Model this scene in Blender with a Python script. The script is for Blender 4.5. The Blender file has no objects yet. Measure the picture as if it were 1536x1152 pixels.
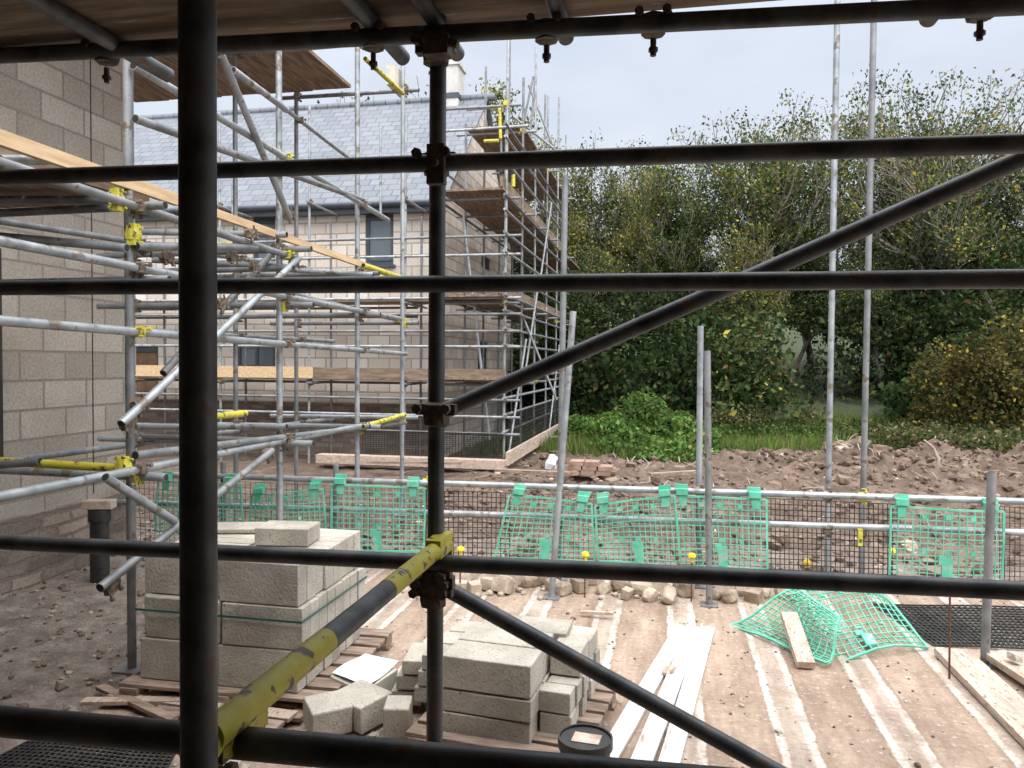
import bpy, math, random
import numpy as np
from mathutils import Vector, Matrix, noise

random.seed(7)
rng = np.random.default_rng(7)
S = bpy.context.scene

# ------------------------------------------------------------------ camera
EYE = 1.75
FPX = 1154.0
R_CAM = (Matrix.Rotation(math.radians(11.5), 3, 'Z') @
         Matrix.Rotation(math.radians(90 - 1.64), 3, 'X') @
         Matrix.Rotation(math.radians(0.46), 3, 'Z'))
cd = bpy.data.cameras.new("camera")
cam = bpy.data.objects.new("camera", cd)
S.collection.objects.link(cam)
cd.sensor_width = 36
cd.lens = 36 * FPX / 1536
cd.clip_start = 0.05
cd.clip_end = 1500
cam.matrix_world = Matrix.Translation((0, 0, EYE)) @ R_CAM.to_4x4()
S.camera = cam

# image pixels cast as rays from the camera onto assumed world planes
def pixel_ray(u, v):
    return R_CAM @ Vector(((u - 768) / FPX, -(v - 576) / FPX, -1.0))
def on_x(u, v, X):
    r = pixel_ray(u, v); t = X / r.x
    return Vector((X, r.y * t, EYE + r.z * t))
def on_y(u, v, Y):
    r = pixel_ray(u, v); t = Y / r.y
    return Vector((r.x * t, Y, EYE + r.z * t))
def on_z(u, v, Z=0.0):
    r = pixel_ray(u, v); t = (Z - EYE) / r.z
    return Vector((r.x * t, r.y * t, Z))

# ------------------------------------------------------------------ materials
def new_mat(name):
    m = bpy.data.materials.new(name); m.use_nodes = True
    nt = m.node_tree
    b = nt.nodes.get("Principled BSDF")
    return m, nt, b
def N(nt, t, **kw):
    n = nt.nodes.new(t)
    for k, v in kw.items():
        setattr(n, k, v)
    return n
def ramp(nt, stops, interp='LINEAR'):
    n = nt.nodes.new('ShaderNodeValToRGB')
    cr = n.color_ramp; cr.interpolation = interp
    while len(cr.elements) > 1: cr.elements.remove(cr.elements[-1])
    cr.elements[0].position = stops[0][0]; cr.elements[0].color = (*stops[0][1], 1)
    for p, c in stops[1:]:
        e = cr.elements.new(p); e.color = (*c, 1)
    return n
def mixc(nt, fac, a, b, blend='MIX'):
    n = nt.nodes.new('ShaderNodeMix'); n.data_type = 'RGBA'; n.blend_type = blend
    for idx, val in ((0, fac), (6, a), (7, b)):
        if isinstance(val, bpy.types.NodeSocket):
            nt.links.new(val, n.inputs[idx])
        elif isinstance(val, (tuple, list)):
            n.inputs[idx].default_value = (*val, 1) if len(val) == 3 else val
        else:
            n.inputs[idx].default_value = val
    return n.outputs[2]
def nz(nt, vec, scale, detail=4, rough=0.6, dist=0.0):
    n = nt.nodes.new('ShaderNodeTexNoise')
    n.inputs['Scale'].default_value = scale; n.inputs['Detail'].default_value = detail
    n.inputs['Roughness'].default_value = rough; n.inputs['Distortion'].default_value = dist
    nt.links.new(vec, n.inputs['Vector'])
    return n.outputs['Fac']
def bump(nt, b, h, strength=0.5, dist=0.01):
    n = nt.nodes.new('ShaderNodeBump')
    n.inputs['Strength'].default_value = strength; n.inputs['Distance'].default_value = dist
    nt.links.new(h, n.inputs['Height']); nt.links.new(n.outputs[0], b.inputs['Normal'])
def pos(nt):
    return nt.nodes.new('ShaderNodeNewGeometry').outputs['Position']
def math_n(nt, op, a, b=None):
    n = nt.nodes.new('ShaderNodeMath'); n.operation = op
    for i, val in enumerate((a, b)):
        if val is None: continue
        if isinstance(val, bpy.types.NodeSocket): nt.links.new(val, n.inputs[i])
        else: n.inputs[i].default_value = val
    return n.outputs[0]

def simple(name, c1, c2, scale=8, rough=0.8, metal=0.0, bstr=0.3, bdist=0.005, detail=4, spec=0.5, bscale=None, speck=None, stretch=None):
    m, nt, b = new_mat(name)
    P = pos(nt)
    if stretch:
        mp = N(nt, 'ShaderNodeMapping'); mp.inputs['Scale'].default_value = stretch
        nt.links.new(P, mp.inputs['Vector']); P = mp.outputs[0]
    f = nz(nt, P, scale, detail)
    r = ramp(nt, [(0.36, c1), (0.64, c2)])
    nt.links.new(f, r.inputs[0])
    col = r.outputs[0]
    if speck:
        g = nz(nt, P, speck[1], 2)
        rr = ramp(nt, [(speck[2], (0, 0, 0)), (speck[2] + 0.06, (1, 1, 1))])
        nt.links.new(g, rr.inputs[0])
        col = mixc(nt, rr.outputs[0], col, speck[0])
    nt.links.new(col, b.inputs['Base Color'])
    b.inputs['Roughness'].default_value = rough
    b.inputs['Metallic'].default_value = metal
    b.inputs['Specular IOR Level'].default_value = spec
    if bstr: bump(nt, b, nz(nt, P, bscale or scale * 4, 3), bstr, bdist)
    return m

M = {}
M['steel_backlit'] = simple('weathered_steel_backlit_tone', (0.045, 0.049, 0.054), (0.125, 0.13, 0.134), 9, 0.48, 0.3, 0.3, 0.001, bscale=120, speck=((0.13, 0.09, 0.065), 18, 0.62))  # shade of the backlit near tubes put into the base colour, plus rust specks
M['steel_mid'] = simple('weathered_steel', (0.15, 0.155, 0.16), (0.27, 0.275, 0.28), 6, 0.5, 0.3, 0, speck=((0.15, 0.11, 0.08), 12, 0.62))
M['galv'] = simple('galvanised_steel', (0.25, 0.27, 0.285), (0.41, 0.43, 0.445), 7, 0.45, 0.4, 0, speck=((0.2, 0.17, 0.14), 9, 0.59))
M['yellow'] = simple('yellow_scaffold_paint', (0.46, 0.39, 0.03), (0.60, 0.54, 0.07), 9, 0.5, 0.0, 0.3, 0.002, bscale=60, speck=((0.10, 0.085, 0.06), 24, 0.57))
M['coupler'] = simple('rusty_coupler_steel', (0.07, 0.055, 0.045), (0.15, 0.12, 0.095), 30, 0.6, 0.4, 0.3, 0.002)
M['coupler_far'] = simple('coupler_steel_brown', (0.12, 0.08, 0.055), (0.24, 0.19, 0.14), 20, 0.6, 0.3, 0)
M['bore'] = simple('tube_bore_dark', (0.01, 0.01, 0.01), (0.03, 0.025, 0.02), 9, 0.9, bstr=0)
M['board'] = simple('weathered_scaffold_board', (0.13, 0.085, 0.055), (0.29, 0.205, 0.145), 2.2, 0.85, 0, 0.4, 0.003, stretch=(9, 1.2, 9), speck=((0.38, 0.32, 0.25), 6, 0.64))
M['board_x'] = simple('weathered_scaffold_board_crosswise', (0.12, 0.082, 0.056), (0.26, 0.19, 0.135), 2.2, 0.85, 0, 0.4, 0.003, stretch=(1.2, 9, 9), speck=((0.38, 0.32, 0.25), 6, 0.66))
M['newboard'] = simple('new_pine_board', (0.50, 0.34, 0.19), (0.66, 0.48, 0.29), 3, 0.75, 0, 0.25, 0.002, stretch=(6, 1, 9))
M['pinkboard'] = simple('dusty_timber_board', (0.38, 0.28, 0.22), (0.56, 0.45, 0.37), 3, 0.85, 0, 0.4, 0.003, stretch=(6, 1.2, 9), speck=((0.2, 0.14, 0.1), 14, 0.60))
M['palletwood'] = simple('pallet_wood', (0.17, 0.115, 0.085), (0.36, 0.27, 0.21), 5, 0.9, 0, 0.5, 0.004, stretch=(1, 6, 6))
M['block'] = simple('grey_concrete_block', (0.37, 0.335, 0.28), (0.51, 0.465, 0.40), 5, 0.95, 0, 0.9, 0.006, bscale=70, speck=((0.27, 0.24, 0.2), 80, 0.60))
M['blockend'] = simple('grey_concrete_block_darker', (0.31, 0.28, 0.235), (0.44, 0.40, 0.34), 5, 0.95, 0, 0.9, 0.006, bscale=70, speck=((0.22, 0.195, 0.165), 80, 0.60))
M['stone'] = simple('sandstone_rubble', (0.24, 0.18, 0.13), (0.52, 0.43, 0.34), 5, 0.95, 0, 0.8, 0.01, bscale=30)
M['clod'] = simple('soil_clod', (0.095, 0.062, 0.045), (0.22, 0.157, 0.118), 1.6, 0.95, 0, 0.8, 0.015, bscale=25)
M['brickred'] = simple('reddish_brick', (0.22, 0.135, 0.10), (0.35, 0.24, 0.19), 7, 0.9, 0, 0.4, 0.004)
M['green'] = simple('green_polypropylene', (0.08, 0.40, 0.27), (0.15, 0.53, 0.38), 6, 0.5, 0, 0, speck=((0.27, 0.44, 0.35), 14, 0.57))
M['strap'] = simple('dark_green_strap', (0.03, 0.09, 0.07), (0.05, 0.12, 0.09), 6, 0.5, 0, 0)
M['blackpl'] = simple('black_plastic', (0.014, 0.014, 0.015), (0.045, 0.042, 0.04), 10, 0.45, 0, 0)
M['white'] = simple('white_dusty_plastic', (0.62, 0.60, 0.58), (0.80, 0.79, 0.78), 3, 0.5, 0, 0, speck=((0.48, 0.38, 0.32), 5, 0.61), stretch=(5, 1.4, 1))
M['paper'] = simple('paper_sheet', (0.62, 0.68, 0.76), (0.74, 0.78, 0.83), 6, 0.8, 0, 0.1)
M['insul'] = simple('cream_foam_offcut', (0.5, 0.46, 0.38), (0.66, 0.62, 0.52), 8, 0.9, 0, 0.3)
M['label'] = simple('bucket_label', (0.42, 0.27, 0.2), (0.68, 0.55, 0.45), 18, 0.7, 0, 0)
M['rust'] = simple('rusty_rebar', (0.09, 0.04, 0.025), (0.2, 0.1, 0.06), 40, 0.85, 0.2, 0)
M['capyel'] = simple('yellow_plastic_cap', (0.74, 0.54, 0.01), (0.82, 0.62, 0.03), 20, 0.4, 0, 0)
M['frame'] = simple('anthracite_window_frame', (0.035, 0.045, 0.06), (0.06, 0.07, 0.085), 5, 0.4, 0, 0)
M['render'] = simple('chimney_render', (0.45, 0.44, 0.42), (0.6, 0.58, 0.55), 3, 0.9, 0, 0.2)
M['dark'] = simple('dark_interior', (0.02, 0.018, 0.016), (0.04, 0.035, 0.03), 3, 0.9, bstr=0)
M['osb'] = simple('brown_boarded_door', (0.14, 0.08, 0.045), (0.26, 0.16, 0.1), 4, 0.9, bstr=0)
M['bark'] = simple('tree_bark', (0.10, 0.086, 0.068), (0.23, 0.20, 0.165), 5, 0.95, bstr=0, detail=2)
M['root'] = simple('pale_dead_root', (0.26, 0.21, 0.165), (0.42, 0.35, 0.28), 6, 0.9, 0, 0.5, 0.01)
M['bagwhite'] = simple('white_bag', (0.42, 0.42, 0.42), (0.55, 0.55, 0.55), 6, 0.6, 0, 0.5, 0.03)

g, nt, b = new_mat('window_glass')
b.inputs['Base Color'].default_value = (0.10, 0.12, 0.14, 1); b.inputs['Roughness'].default_value = 0.06
b.inputs['Specular IOR Level'].default_value = 0.6
M['glass'] = g

def brick_mat(name, axis, c1, c2, mort, w=0.45, h=0.225, ms=0.011, off=0.5, rough=0.95, bstr=0.6, zscale=1.0, streak=0.5, shift=(0, 0), stain=(0.2, 0.15, 0.11), distort=0.0, grain=True):
    m, nt, b = new_mat(name)
    P = pos(nt)
    sp = N(nt, 'ShaderNodeSeparateXYZ'); nt.links.new(P, sp.inputs[0])
    cb = N(nt, 'ShaderNodeCombineXYZ')
    hx = math_n(nt, 'ADD', sp.outputs[0 if axis == 'x' else 1], shift[0])
    vz = math_n(nt, 'ADD', math_n(nt, 'MULTIPLY', sp.outputs[2], zscale), shift[1])
    if distort:
        nn = nz(nt, P, 3.0, 3)
        dd = math_n(nt, 'MULTIPLY', math_n(nt, 'SUBTRACT', nn, 0.5), distort)
        vz = math_n(nt, 'ADD', vz, dd); hx = math_n(nt, 'ADD', hx, math_n(nt, 'MULTIPLY', dd, 2.0))
    nt.links.new(hx, cb.inputs[0]); nt.links.new(vz, cb.inputs[1])
    br = N(nt, 'ShaderNodeTexBrick')
    br.offset = off
    nt.links.new(cb.outputs[0], br.inputs['Vector'])
    br.inputs['Scale'].default_value = 1.0
    br.inputs['Brick Width'].default_value = w; br.inputs['Row Height'].default_value = h
    br.inputs['Mortar Size'].default_value = ms; br.inputs['Mortar Smooth'].default_value = 0.2
    br.inputs['Bias'].default_value = -0.1
    br.inputs['Color1'].default_value = (*c1, 1); br.inputs['Color2'].default_value = (*c2, 1)
    br.inputs['Mortar'].default_value = (*mort, 1)
    f = nz(nt, P, 1.1, 5, 0.65)
    r = ramp(nt, [(0.42, (0, 0, 0)), (0.75, (streak, streak, streak))]); nt.links.new(f, r.inputs[0])
    col = mixc(nt, r.outputs[0], br.outputs['Color'], stain)
    if grain:
        g2 = nz(nt, P, 50, 2)
        r2 = ramp(nt, [(0.3, (0.75, 0.75, 0.75)), (0.7, (1.15, 1.15, 1.15))]); nt.links.new(g2, r2.inputs[0])
        col = mixc(nt, 1.0, col, r2.outputs[0], 'MULTIPLY')
        hgt = math_n(nt, 'SUBTRACT', math_n(nt, 'MULTIPLY', g2, 0.4), br.outputs['Fac'])
    else:
        hgt = math_n(nt, 'SUBTRACT', 1.0, br.outputs['Fac'])
    nt.links.new(col, b.inputs['Base Color'])
    b.inputs['Roughness'].default_value = rough
    bump(nt, b, hgt, bstr, 0.008)
    return m
M['leftwall'] = brick_mat('grey_blockwork', 'y', (0.32, 0.28, 0.235), (0.47, 0.42, 0.36), (0.25, 0.215, 0.185), stain=(0.26, 0.205, 0.165), streak=0.75)
M['leftwall_x'] = brick_mat('grey_blockwork_end', 'x', (0.31, 0.285, 0.245), (0.45, 0.415, 0.36), (0.25, 0.225, 0.195))
M['plinth'] = brick_mat('rubble_stone_plinth', 'y', (0.15, 0.115, 0.10), (0.44, 0.34, 0.27), (0.20, 0.165, 0.14), w=0.31, h=0.105, ms=0.016, distort=0.09, bstr=1.0)
M['plinth_x'] = brick_mat('rubble_stone_plinth_front', 'x', (0.15, 0.115, 0.095), (0.37, 0.29, 0.23), (0.2, 0.165, 0.135), w=0.31, h=0.105, ms=0.014, distort=0.09, bstr=1.0)
M['housewall'] = brick_mat('cream_blockwork_front', 'x', (0.57, 0.50, 0.43), (0.78, 0.72, 0.65), (0.41, 0.34, 0.28), ms=0.016, stain=(0.52, 0.43, 0.36), streak=0.4)
M['housegable'] = brick_mat('cream_blockwork_gable', 'y', (0.52, 0.44, 0.37), (0.73, 0.66, 0.58), (0.37, 0.3, 0.245), ms=0.016, stain=(0.48, 0.38, 0.31), streak=0.4)
M['slate'] = brick_mat('blue_grey_roof_slate', 'x', (0.115, 0.128, 0.152), (0.165, 0.18, 0.208), (0.065, 0.07, 0.083), w=0.30, h=0.23, ms=0.014, zscale=1.52, rough=0.65, bstr=0.5, stain=(0.19, 0.2, 0.22), streak=0.4, grain=False)

# slab (beam and block floor, grouted beam lines)
m, nt, b = new_mat('beam_and_block_slab'); M['slab'] = m
P = pos(nt)
sp = N(nt, 'ShaderNodeSeparateXYZ'); nt.links.new(P, sp.inputs[0])
n7 = nz(nt, P, 8, 4, 0.7)
wob = math_n(nt, 'MULTIPLY', math_n(nt, 'SUBTRACT', n7, 0.5), 0.05)
xx = math_n(nt, 'ADD', math_n(nt, 'ADD', sp.outputs[0], 20.03), wob)
md = math_n(nt, 'DIVIDE', math_n(nt, 'MODULO', xx, 0.50), 0.50)
tan = (0.35, 0.262, 0.197); tan2 = (0.42, 0.345, 0.285); pale = (0.60, 0.555, 0.505)
r = ramp(nt, [(0.0, tan), (0.08, (0.28, 0.205, 0.15)), (0.10, pale), (0.155, pale), (0.18, tan2), (0.35, tan2), (0.38, pale), (0.435, pale), (0.455, (0.28, 0.205, 0.15)), (0.5, tan), (0.75, (0.39, 0.295, 0.225)), (1.0, tan)])
nt.links.new(md, r.inputs[0])
brk = ramp(nt, [(0.34, (0.2, .2, .2)), (0.54, (1, 1, 1))]); nt.links.new(nz(nt, P, 4.2, 5, 0.75), brk.inputs[0])
col = mixc(nt, brk.outputs[0], tan, r.outputs[0])
mp = N(nt, 'ShaderNodeMapping'); mp.inputs['Scale'].default_value = (7, 1.0, 1); nt.links.new(P, mp.inputs['Vector'])
ds = ramp(nt, [(0.35, (0.78, 0.75, 0.73)), (0.65, (1.12, 1.12, 1.13))]); nt.links.new(nz(nt, mp.outputs[0], 1.6, 4, 0.65), ds.inputs[0])
col = mixc(nt, 1.0, col, ds.outputs[0], 'MULTIPLY')
d1 = ramp(nt, [(0.35, (0.74, 0.70, 0.68)), (0.65, (1.10, 1.10, 1.10))]); nt.links.new(nz(nt, P, 1.5, 5, 0.7), d1.inputs[0])
col = mixc(nt, 1.0, col, d1.outputs[0], 'MULTIPLY')
d2 = ramp(nt, [(0.56, (0, 0, 0)), (0.68, (0.6, 0.6, 0.6))]); nt.links.new(n7, d2.inputs[0])
col = mixc(nt, d2.outputs[0], col, (0.22, 0.15, 0.105))
n30 = nz(nt, P, 34, 3, 0.65)
d3 = ramp(nt, [(0.58, (0, 0, 0)), (0.68, (0.55, 0.55, 0.55))]); nt.links.new(n30, d3.inputs[0])
col = mixc(nt, d3.outputs[0], col, (0.58, 0.53, 0.47))
d4 = ramp(nt, [(0.33, (0.5, 0.5, 0.5)), (0.42, (0, 0, 0))]); nt.links.new(n30, d4.inputs[0])
col = mixc(nt, d4.outputs[0], col, (0.19, 0.135, 0.10))
ym = math_n(nt, 'MODULO', math_n(nt, 'ADD', math_n(nt, 'ADD', sp.outputs[1], 10.0), wob), 0.44)
jl = math_n(nt, 'LESS_THAN', ym, 0.010)
col = mixc(nt, math_n(nt, 'MULTIPLY', jl, 0.25), col, (0.2, 0.15, 0.11))
nt.links.new(col, b.inputs['Base Color']); b.inputs['Roughness'].default_value = 0.9
hh = math_n(nt, 'ADD', math_n(nt, 'ADD', n30, n7), math_n(nt, 'MULTIPLY', r.outputs[0], 0.6))
bump(nt, b, hh, 0.8, 0.01)

# ground
m, nt, b = new_mat('disturbed_soil'); M['soil'] = m
P = pos(nt)
r = ramp(nt, [(0.34, (0.07, 0.046, 0.034)), (0.5, (0.145, 0.098, 0.072)), (0.68, (0.25, 0.185, 0.142))])
nt.links.new(nz(nt, P, 2.3, 7, 0.78), r.inputs[0])
sp = N(nt, 'ShaderNodeSeparateXYZ'); nt.links.new(P, sp.inputs[0])
near = N(nt, 'ShaderNodeMapRange'); near.inputs[1].default_value = 8.5; near.inputs[2].default_value = 6.5
near.inputs[3].default_value = 0; near.inputs[4].default_value = 1
nt.links.new(sp.outputs[1], near.inputs[0])
nr = nz(nt, P, 5.2, 7, 0.78)
r2 = ramp(nt, [(0.34, (0.16, 0.125, 0.102)), (0.5, (0.29, 0.235, 0.195)), (0.66, (0.46, 0.40, 0.345))]); nt.links.new(nr, r2.inputs[0])
col = mixc(nt, near.outputs[0], r.outputs[0], r2.outputs[0])
far = N(nt, 'ShaderNodeMapRange'); far.inputs[1].default_value = 17.4; far.inputs[2].default_value = 18.8
nt.links.new(math_n(nt, 'ADD', sp.outputs[1], math_n(nt, 'MULTIPLY', nr, 3.0)), far.inputs[0])
gr = ramp(nt, [(0.3, (0.02, 0.028, 0.012)), (0.7, (0.05, 0.065, 0.022))]); nt.links.new(nr, gr.inputs[0])
col = mixc(nt, far.outputs[0], col, gr.outputs[0])
nt.links.new(col, b.inputs['Base Color']); b.inputs['Roughness'].default_value = 0.97
bump(nt, b, nz(nt, P, 10, 6, 0.75), 1.0, 0.07)

def leaf_mat(name, trans=0.3):
    m, nt, b = new_mat(name)
    a = N(nt, 'ShaderNodeAttribute'); a.attribute_name = 'Col'
    df = N(nt, 'ShaderNodeBsdfDiffuse'); nt.links.new(a.outputs['Color'], df.inputs['Color'])
    t = N(nt, 'ShaderNodeBsdfTranslucent'); nt.links.new(a.outputs['Color'], t.inputs['Color'])
    mx = N(nt, 'ShaderNodeMixShader'); mx.inputs[0].default_value = trans
    nt.links.new(df.outputs[0], mx.inputs[1]); nt.links.new(t.outputs[0], mx.inputs[2])
    nt.links.new(mx.outputs[0], nt.nodes['Material Output'].inputs['Surface'])
    nt.nodes.remove(b)
    return m
M['leaf'] = leaf_mat('leaf_foliage')

# ------------------------------------------------------------------ mesh builder
def ico(sub):
    import bmesh
    bm = bmesh.new(); bmesh.ops.create_icosphere(bm, subdivisions=sub, radius=1.0)
    v = np.array([x.co[:] for x in bm.verts]); f = [[q.index for q in p.verts] for p in bm.faces]
    bm.free(); return v, f
ICO1 = ico(1); ICO2 = ico(2)

class MB:
    def __init__(s):
        s.v = []; s.f = []; s.m = []; s.sm = []; s.mats = []
    def mi(s, mat):
        mat = M[mat]
        if mat not in s.mats: s.mats.append(mat)
        return s.mats.index(mat)
    def add(s, vs, fs, mat, smooth=False):
        o = len(s.v); k = s.mi(mat)
        s.v.extend([tuple(x) for x in vs])
        for f in fs:
            s.f.append([i + o for i in f]); s.m.append(k); s.sm.append(smooth)
    def tube(s, p, q, r=0.02415, mat='galv', seg=12, r2=None, bore=False):
        p = Vector(p); q = Vector(q); d = (q - p)
        if d.length < 1e-6: return
        d.normalize()
        a = d.orthogonal().normalized(); b = d.cross(a)
        r2 = r if r2 is None else r2
        vs = []
        for (c, rr) in ((p, r), (q, r2)):
            for i in range(seg):
                t = 2 * math.pi * i / seg
                vs.append(c + (a * math.cos(t) + b * math.sin(t)) * rr)
        fs = [[i, (i + 1) % seg, seg + (i + 1) % seg, seg + i] for i in range(seg)]
        s.add(vs, fs, mat, True)
        s.add(vs[:seg], [list(range(seg))[::-1]], mat); s.add(vs[seg:], [list(range(seg))], mat)
        if bore:
            for (c, dd) in ((p, -d), (q, d)):
                c2 = c + dd * 0.002
                ring = [c2 + (a * math.cos(2 * math.pi * i / seg) + b * math.sin(2 * math.pi * i / seg)) * r * 0.82 for i in range(seg)]
                s.add(ring, [list(range(seg))], 'bore')
    def box(s, c, size, mat, R=None):
        c = Vector(c); hx, hy, hz = size[0] / 2, size[1] / 2, size[2] / 2
        vs = [Vector((x, y, z)) for x in (-hx, hx) for y in (-hy, hy) for z in (-hz, hz)]
        if R is not None: vs = [R @ v for v in vs]
        vs = [v + c for v in vs]
        fs = [[0, 1, 3, 2], [4, 6, 7, 5], [0, 4, 5, 1], [2, 3, 7, 6], [0, 2, 6, 4], [1, 5, 7, 3]]
        s.add(vs, fs, mat)
    def beam(s, p, q, w, h, mat, up=(0, 0, 1)):
        p = Vector(p); q = Vector(q); d = q - p; L = d.length
        if L < 1e-6: return
        d.normalize(); up = Vector(up)
        x = d.cross(up)
        if x.length < 1e-4: x = d.orthogonal()
        x.normalize(); z = x.cross(d)
        R = Matrix((x, d, z)).transposed()
        s.box((p + q) / 2, (w, L, h), mat, R)
    def rock(s, c, size, mat, sub=1, rough=0.25, R=None):
        V, F = ICO1 if sub == 1 else ICO2
        sd = Vector((random.random() * 50, random.random() * 50, random.random() * 50))
        rot = R or Matrix.Rotation(random.random() * 6.3, 3, 'Z') @ Matrix.Rotation(random.uniform(-.4, .4), 3, 'X')
        vs = []
        for v in V:
            w = Vector(v); k = 1 + rough * 2 * noise.noise(w * 1.3 + sd)
            w = Vector((math.copysign(abs(w.x) ** 0.7, w.x), math.copysign(abs(w.y) ** 0.7, w.y), math.copysign(abs(w.z) ** 0.7, w.z))) * k
            vs.append(rot @ Vector((w.x * size[0], w.y * size[1], w.z * size[2])) + Vector(c))
        s.add(vs, F, mat, False)
    def coupler(s, p, a, b, mat='coupler', k=1.0):
        p = Vector(p); a = Vector(a).normalized(); b = Vector(b).normalized()
        s.tube(p - a * .028 * k, p + a * .028 * k, .034 * k, mat, 8)
        n = a.cross(b)
        if n.length < .1: n = a.orthogonal()
        n.normalize()
        s.tube(p - b * .028 * k + n * .0, p + b * .028 * k, .036 * k, mat, 8)
        for sg in (-1, 1):
            o = p + a * .04 * k * sg
            s.tube(o - n * .045 * k + b * .02, o + n * .055 * k + b * .02, .007 * k, mat, 6)
            s.tube(o + n * .045 * k + b * .02, o + n * .06 * k + b * .02, .014 * k, mat, 6)
            s.box(o + b * .015, (.03 * k, .03 * k, .03 * k), mat)
    def build(s, name, parent=None, bevel=0.0):
        me = bpy.data.meshes.new(name)
        V = np.array([list(v) for v in s.v], dtype=float)
        mn, mx = V.min(0), V.max(0)
        o = np.array([(mn[0] + mx[0]) / 2, (mn[1] + mx[1]) / 2, mn[2]])
        if parent is not None: o = np.zeros(3)
        me.from_pydata((V - o).tolist(), [], s.f)
        for mt in s.mats: me.materials.append(mt)
        me.polygons.foreach_set('material_index', s.m)
        me.polygons.foreach_set('use_smooth', s.sm)
        me.update()
        ob = bpy.data.objects.new(name, me); S.collection.objects.link(ob)
        ob.location = o
        if parent is not None: ob.parent = parent
        if bevel:
            md = ob.modifiers.new('bevel', 'BEVEL'); md.width = bevel; md.segments = 2; md.limit_method = 'ANGLE'
        return ob
def empty(name):
    e = bpy.data.objects.new(name, None); S.collection.objects.link(e); e.empty_display_size = 0.3
    return e

# ------------------------------------------------------------------ world (overcast, brighter round the veiled sun and overhead)
w = bpy.data.worlds.new("World"); S.world = w; w.use_nodes = True
nt = w.node_tree; bg = nt.nodes['Background']
sky = N(nt, 'ShaderNodeTexSky'); sky.sky_type = 'NISHITA'; sky.sun_disc = False
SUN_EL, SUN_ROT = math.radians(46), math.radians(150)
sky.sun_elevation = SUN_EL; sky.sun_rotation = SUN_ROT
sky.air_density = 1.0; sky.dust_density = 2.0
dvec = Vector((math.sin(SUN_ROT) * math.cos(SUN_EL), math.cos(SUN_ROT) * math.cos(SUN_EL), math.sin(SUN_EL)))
tc = N(nt, 'ShaderNodeTexCoord')
sp = N(nt, 'ShaderNodeSeparateXYZ'); nt.links.new(tc.outputs['Generated'], sp.inputs[0])
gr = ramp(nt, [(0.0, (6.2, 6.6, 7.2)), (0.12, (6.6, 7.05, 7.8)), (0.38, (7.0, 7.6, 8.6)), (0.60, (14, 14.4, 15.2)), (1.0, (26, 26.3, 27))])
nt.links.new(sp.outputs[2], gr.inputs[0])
mp = N(nt, 'ShaderNodeMapping'); mp.inputs['Scale'].default_value = (1, 1, 2.5); nt.links.new(tc.outputs['Generated'], mp.inputs[0])
cl = ramp(nt, [(0.3, (0.87, 0.895, 0.93)), (0.7, (1.10, 1.09, 1.07))]); nt.links.new(nz(nt, mp.outputs[0], 2.6, 4, 0.55), cl.inputs[0])
cloud = mixc(nt, 1.0, gr.outputs[0], cl.outputs[0], 'MULTIPLY')
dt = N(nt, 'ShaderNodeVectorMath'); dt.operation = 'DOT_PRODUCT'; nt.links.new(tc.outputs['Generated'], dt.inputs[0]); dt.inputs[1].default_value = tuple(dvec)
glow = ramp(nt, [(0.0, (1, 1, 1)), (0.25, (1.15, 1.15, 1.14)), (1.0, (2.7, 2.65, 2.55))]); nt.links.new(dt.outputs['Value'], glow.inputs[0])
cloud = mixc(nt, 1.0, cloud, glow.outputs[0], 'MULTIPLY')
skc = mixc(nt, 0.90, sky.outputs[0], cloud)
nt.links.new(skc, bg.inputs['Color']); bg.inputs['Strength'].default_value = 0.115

sd = bpy.data.lights.new('sun', 'SUN'); sd.energy = 1.0; sd.angle = math.radians(35); sd.color = (1, 0.97, 0.93)
so = bpy.data.objects.new('sun', sd); S.collection.objects.link(so)
so.rotation_euler = dvec.to_track_quat('Z', 'Y').to_euler()

# ------------------------------------------------------------------ ground
SLX0, SLX1, SLY1 = -2.78, 9.0, 6.35
def fbm(x, y, s, o=4):
    return noise.fractal(Vector((x * s, y * s, 3.3)), 0.6, 2.0, o)
def gz(x, y):
    if y < 6.5 and x > -2.9 and x < 9.1 and y > -6:
        return -0.07
    z = 0.02 * fbm(x, y, 1.5) + (0.014 * fbm(x, y, 6, 3) if abs(x) < 15 and y < 20 else 0)
    if y > 6.5:
        k = min(1, (y - 6.5) / 1.5)
        if x < -3.5: z += -0.16 * k + 0.03 * fbm(x, y, 2)
        else:
            t = min(1, (x + 3.5) / 2)
            am = 0.11 if y < 17 else 0.05
            z += k * (-0.16 + t * (0.06 + am * fbm(x, y, 0.9, 5) + 0.10 * fbm(x + 9, y, 3.0, 3)))
            z += t * 0.27 * math.exp(-((y - 13.6 - 0.12 * x) / 1.7) ** 2) / (1 + math.exp(-(x - 1.0) * 1.4)) * (1 + 0.8 * fbm(x, y, .8) + .4 * fbm(x, y, 2.4))
    if y > 20: z += min((y - 20) * 0.13, 9) * (1 + .15 * fbm(x, y, .1))
    return z
xs = np.unique(np.concatenate([np.linspace(-400, -30, 14), np.linspace(-30, -8, 45), np.linspace(-8, 14, 270), np.linspace(14, 40, 40), np.linspace(40, 400, 14)]).round(3))
ys = np.unique(np.concatenate([np.linspace(-300, -8, 12), np.linspace(-8, 2.5, 20), np.linspace(2.5, 19, 220), np.linspace(19, 34, 50), np.linspace(34, 100, 20), np.linspace(100, 600, 10)]).round(3))
verts = [(x, y, gz(x, y)) for y in ys for x in xs]
nx = len(xs)
faces = [(j * nx + i, j * nx + i + 1, (j + 1) * nx + i + 1, (j + 1) * nx + i) for j in range(len(ys) - 1) for i in range(nx - 1)]
me = bpy.data.meshes.new('ground'); me.from_pydata(verts, [], faces); me.materials.append(M['soil'])
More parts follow.
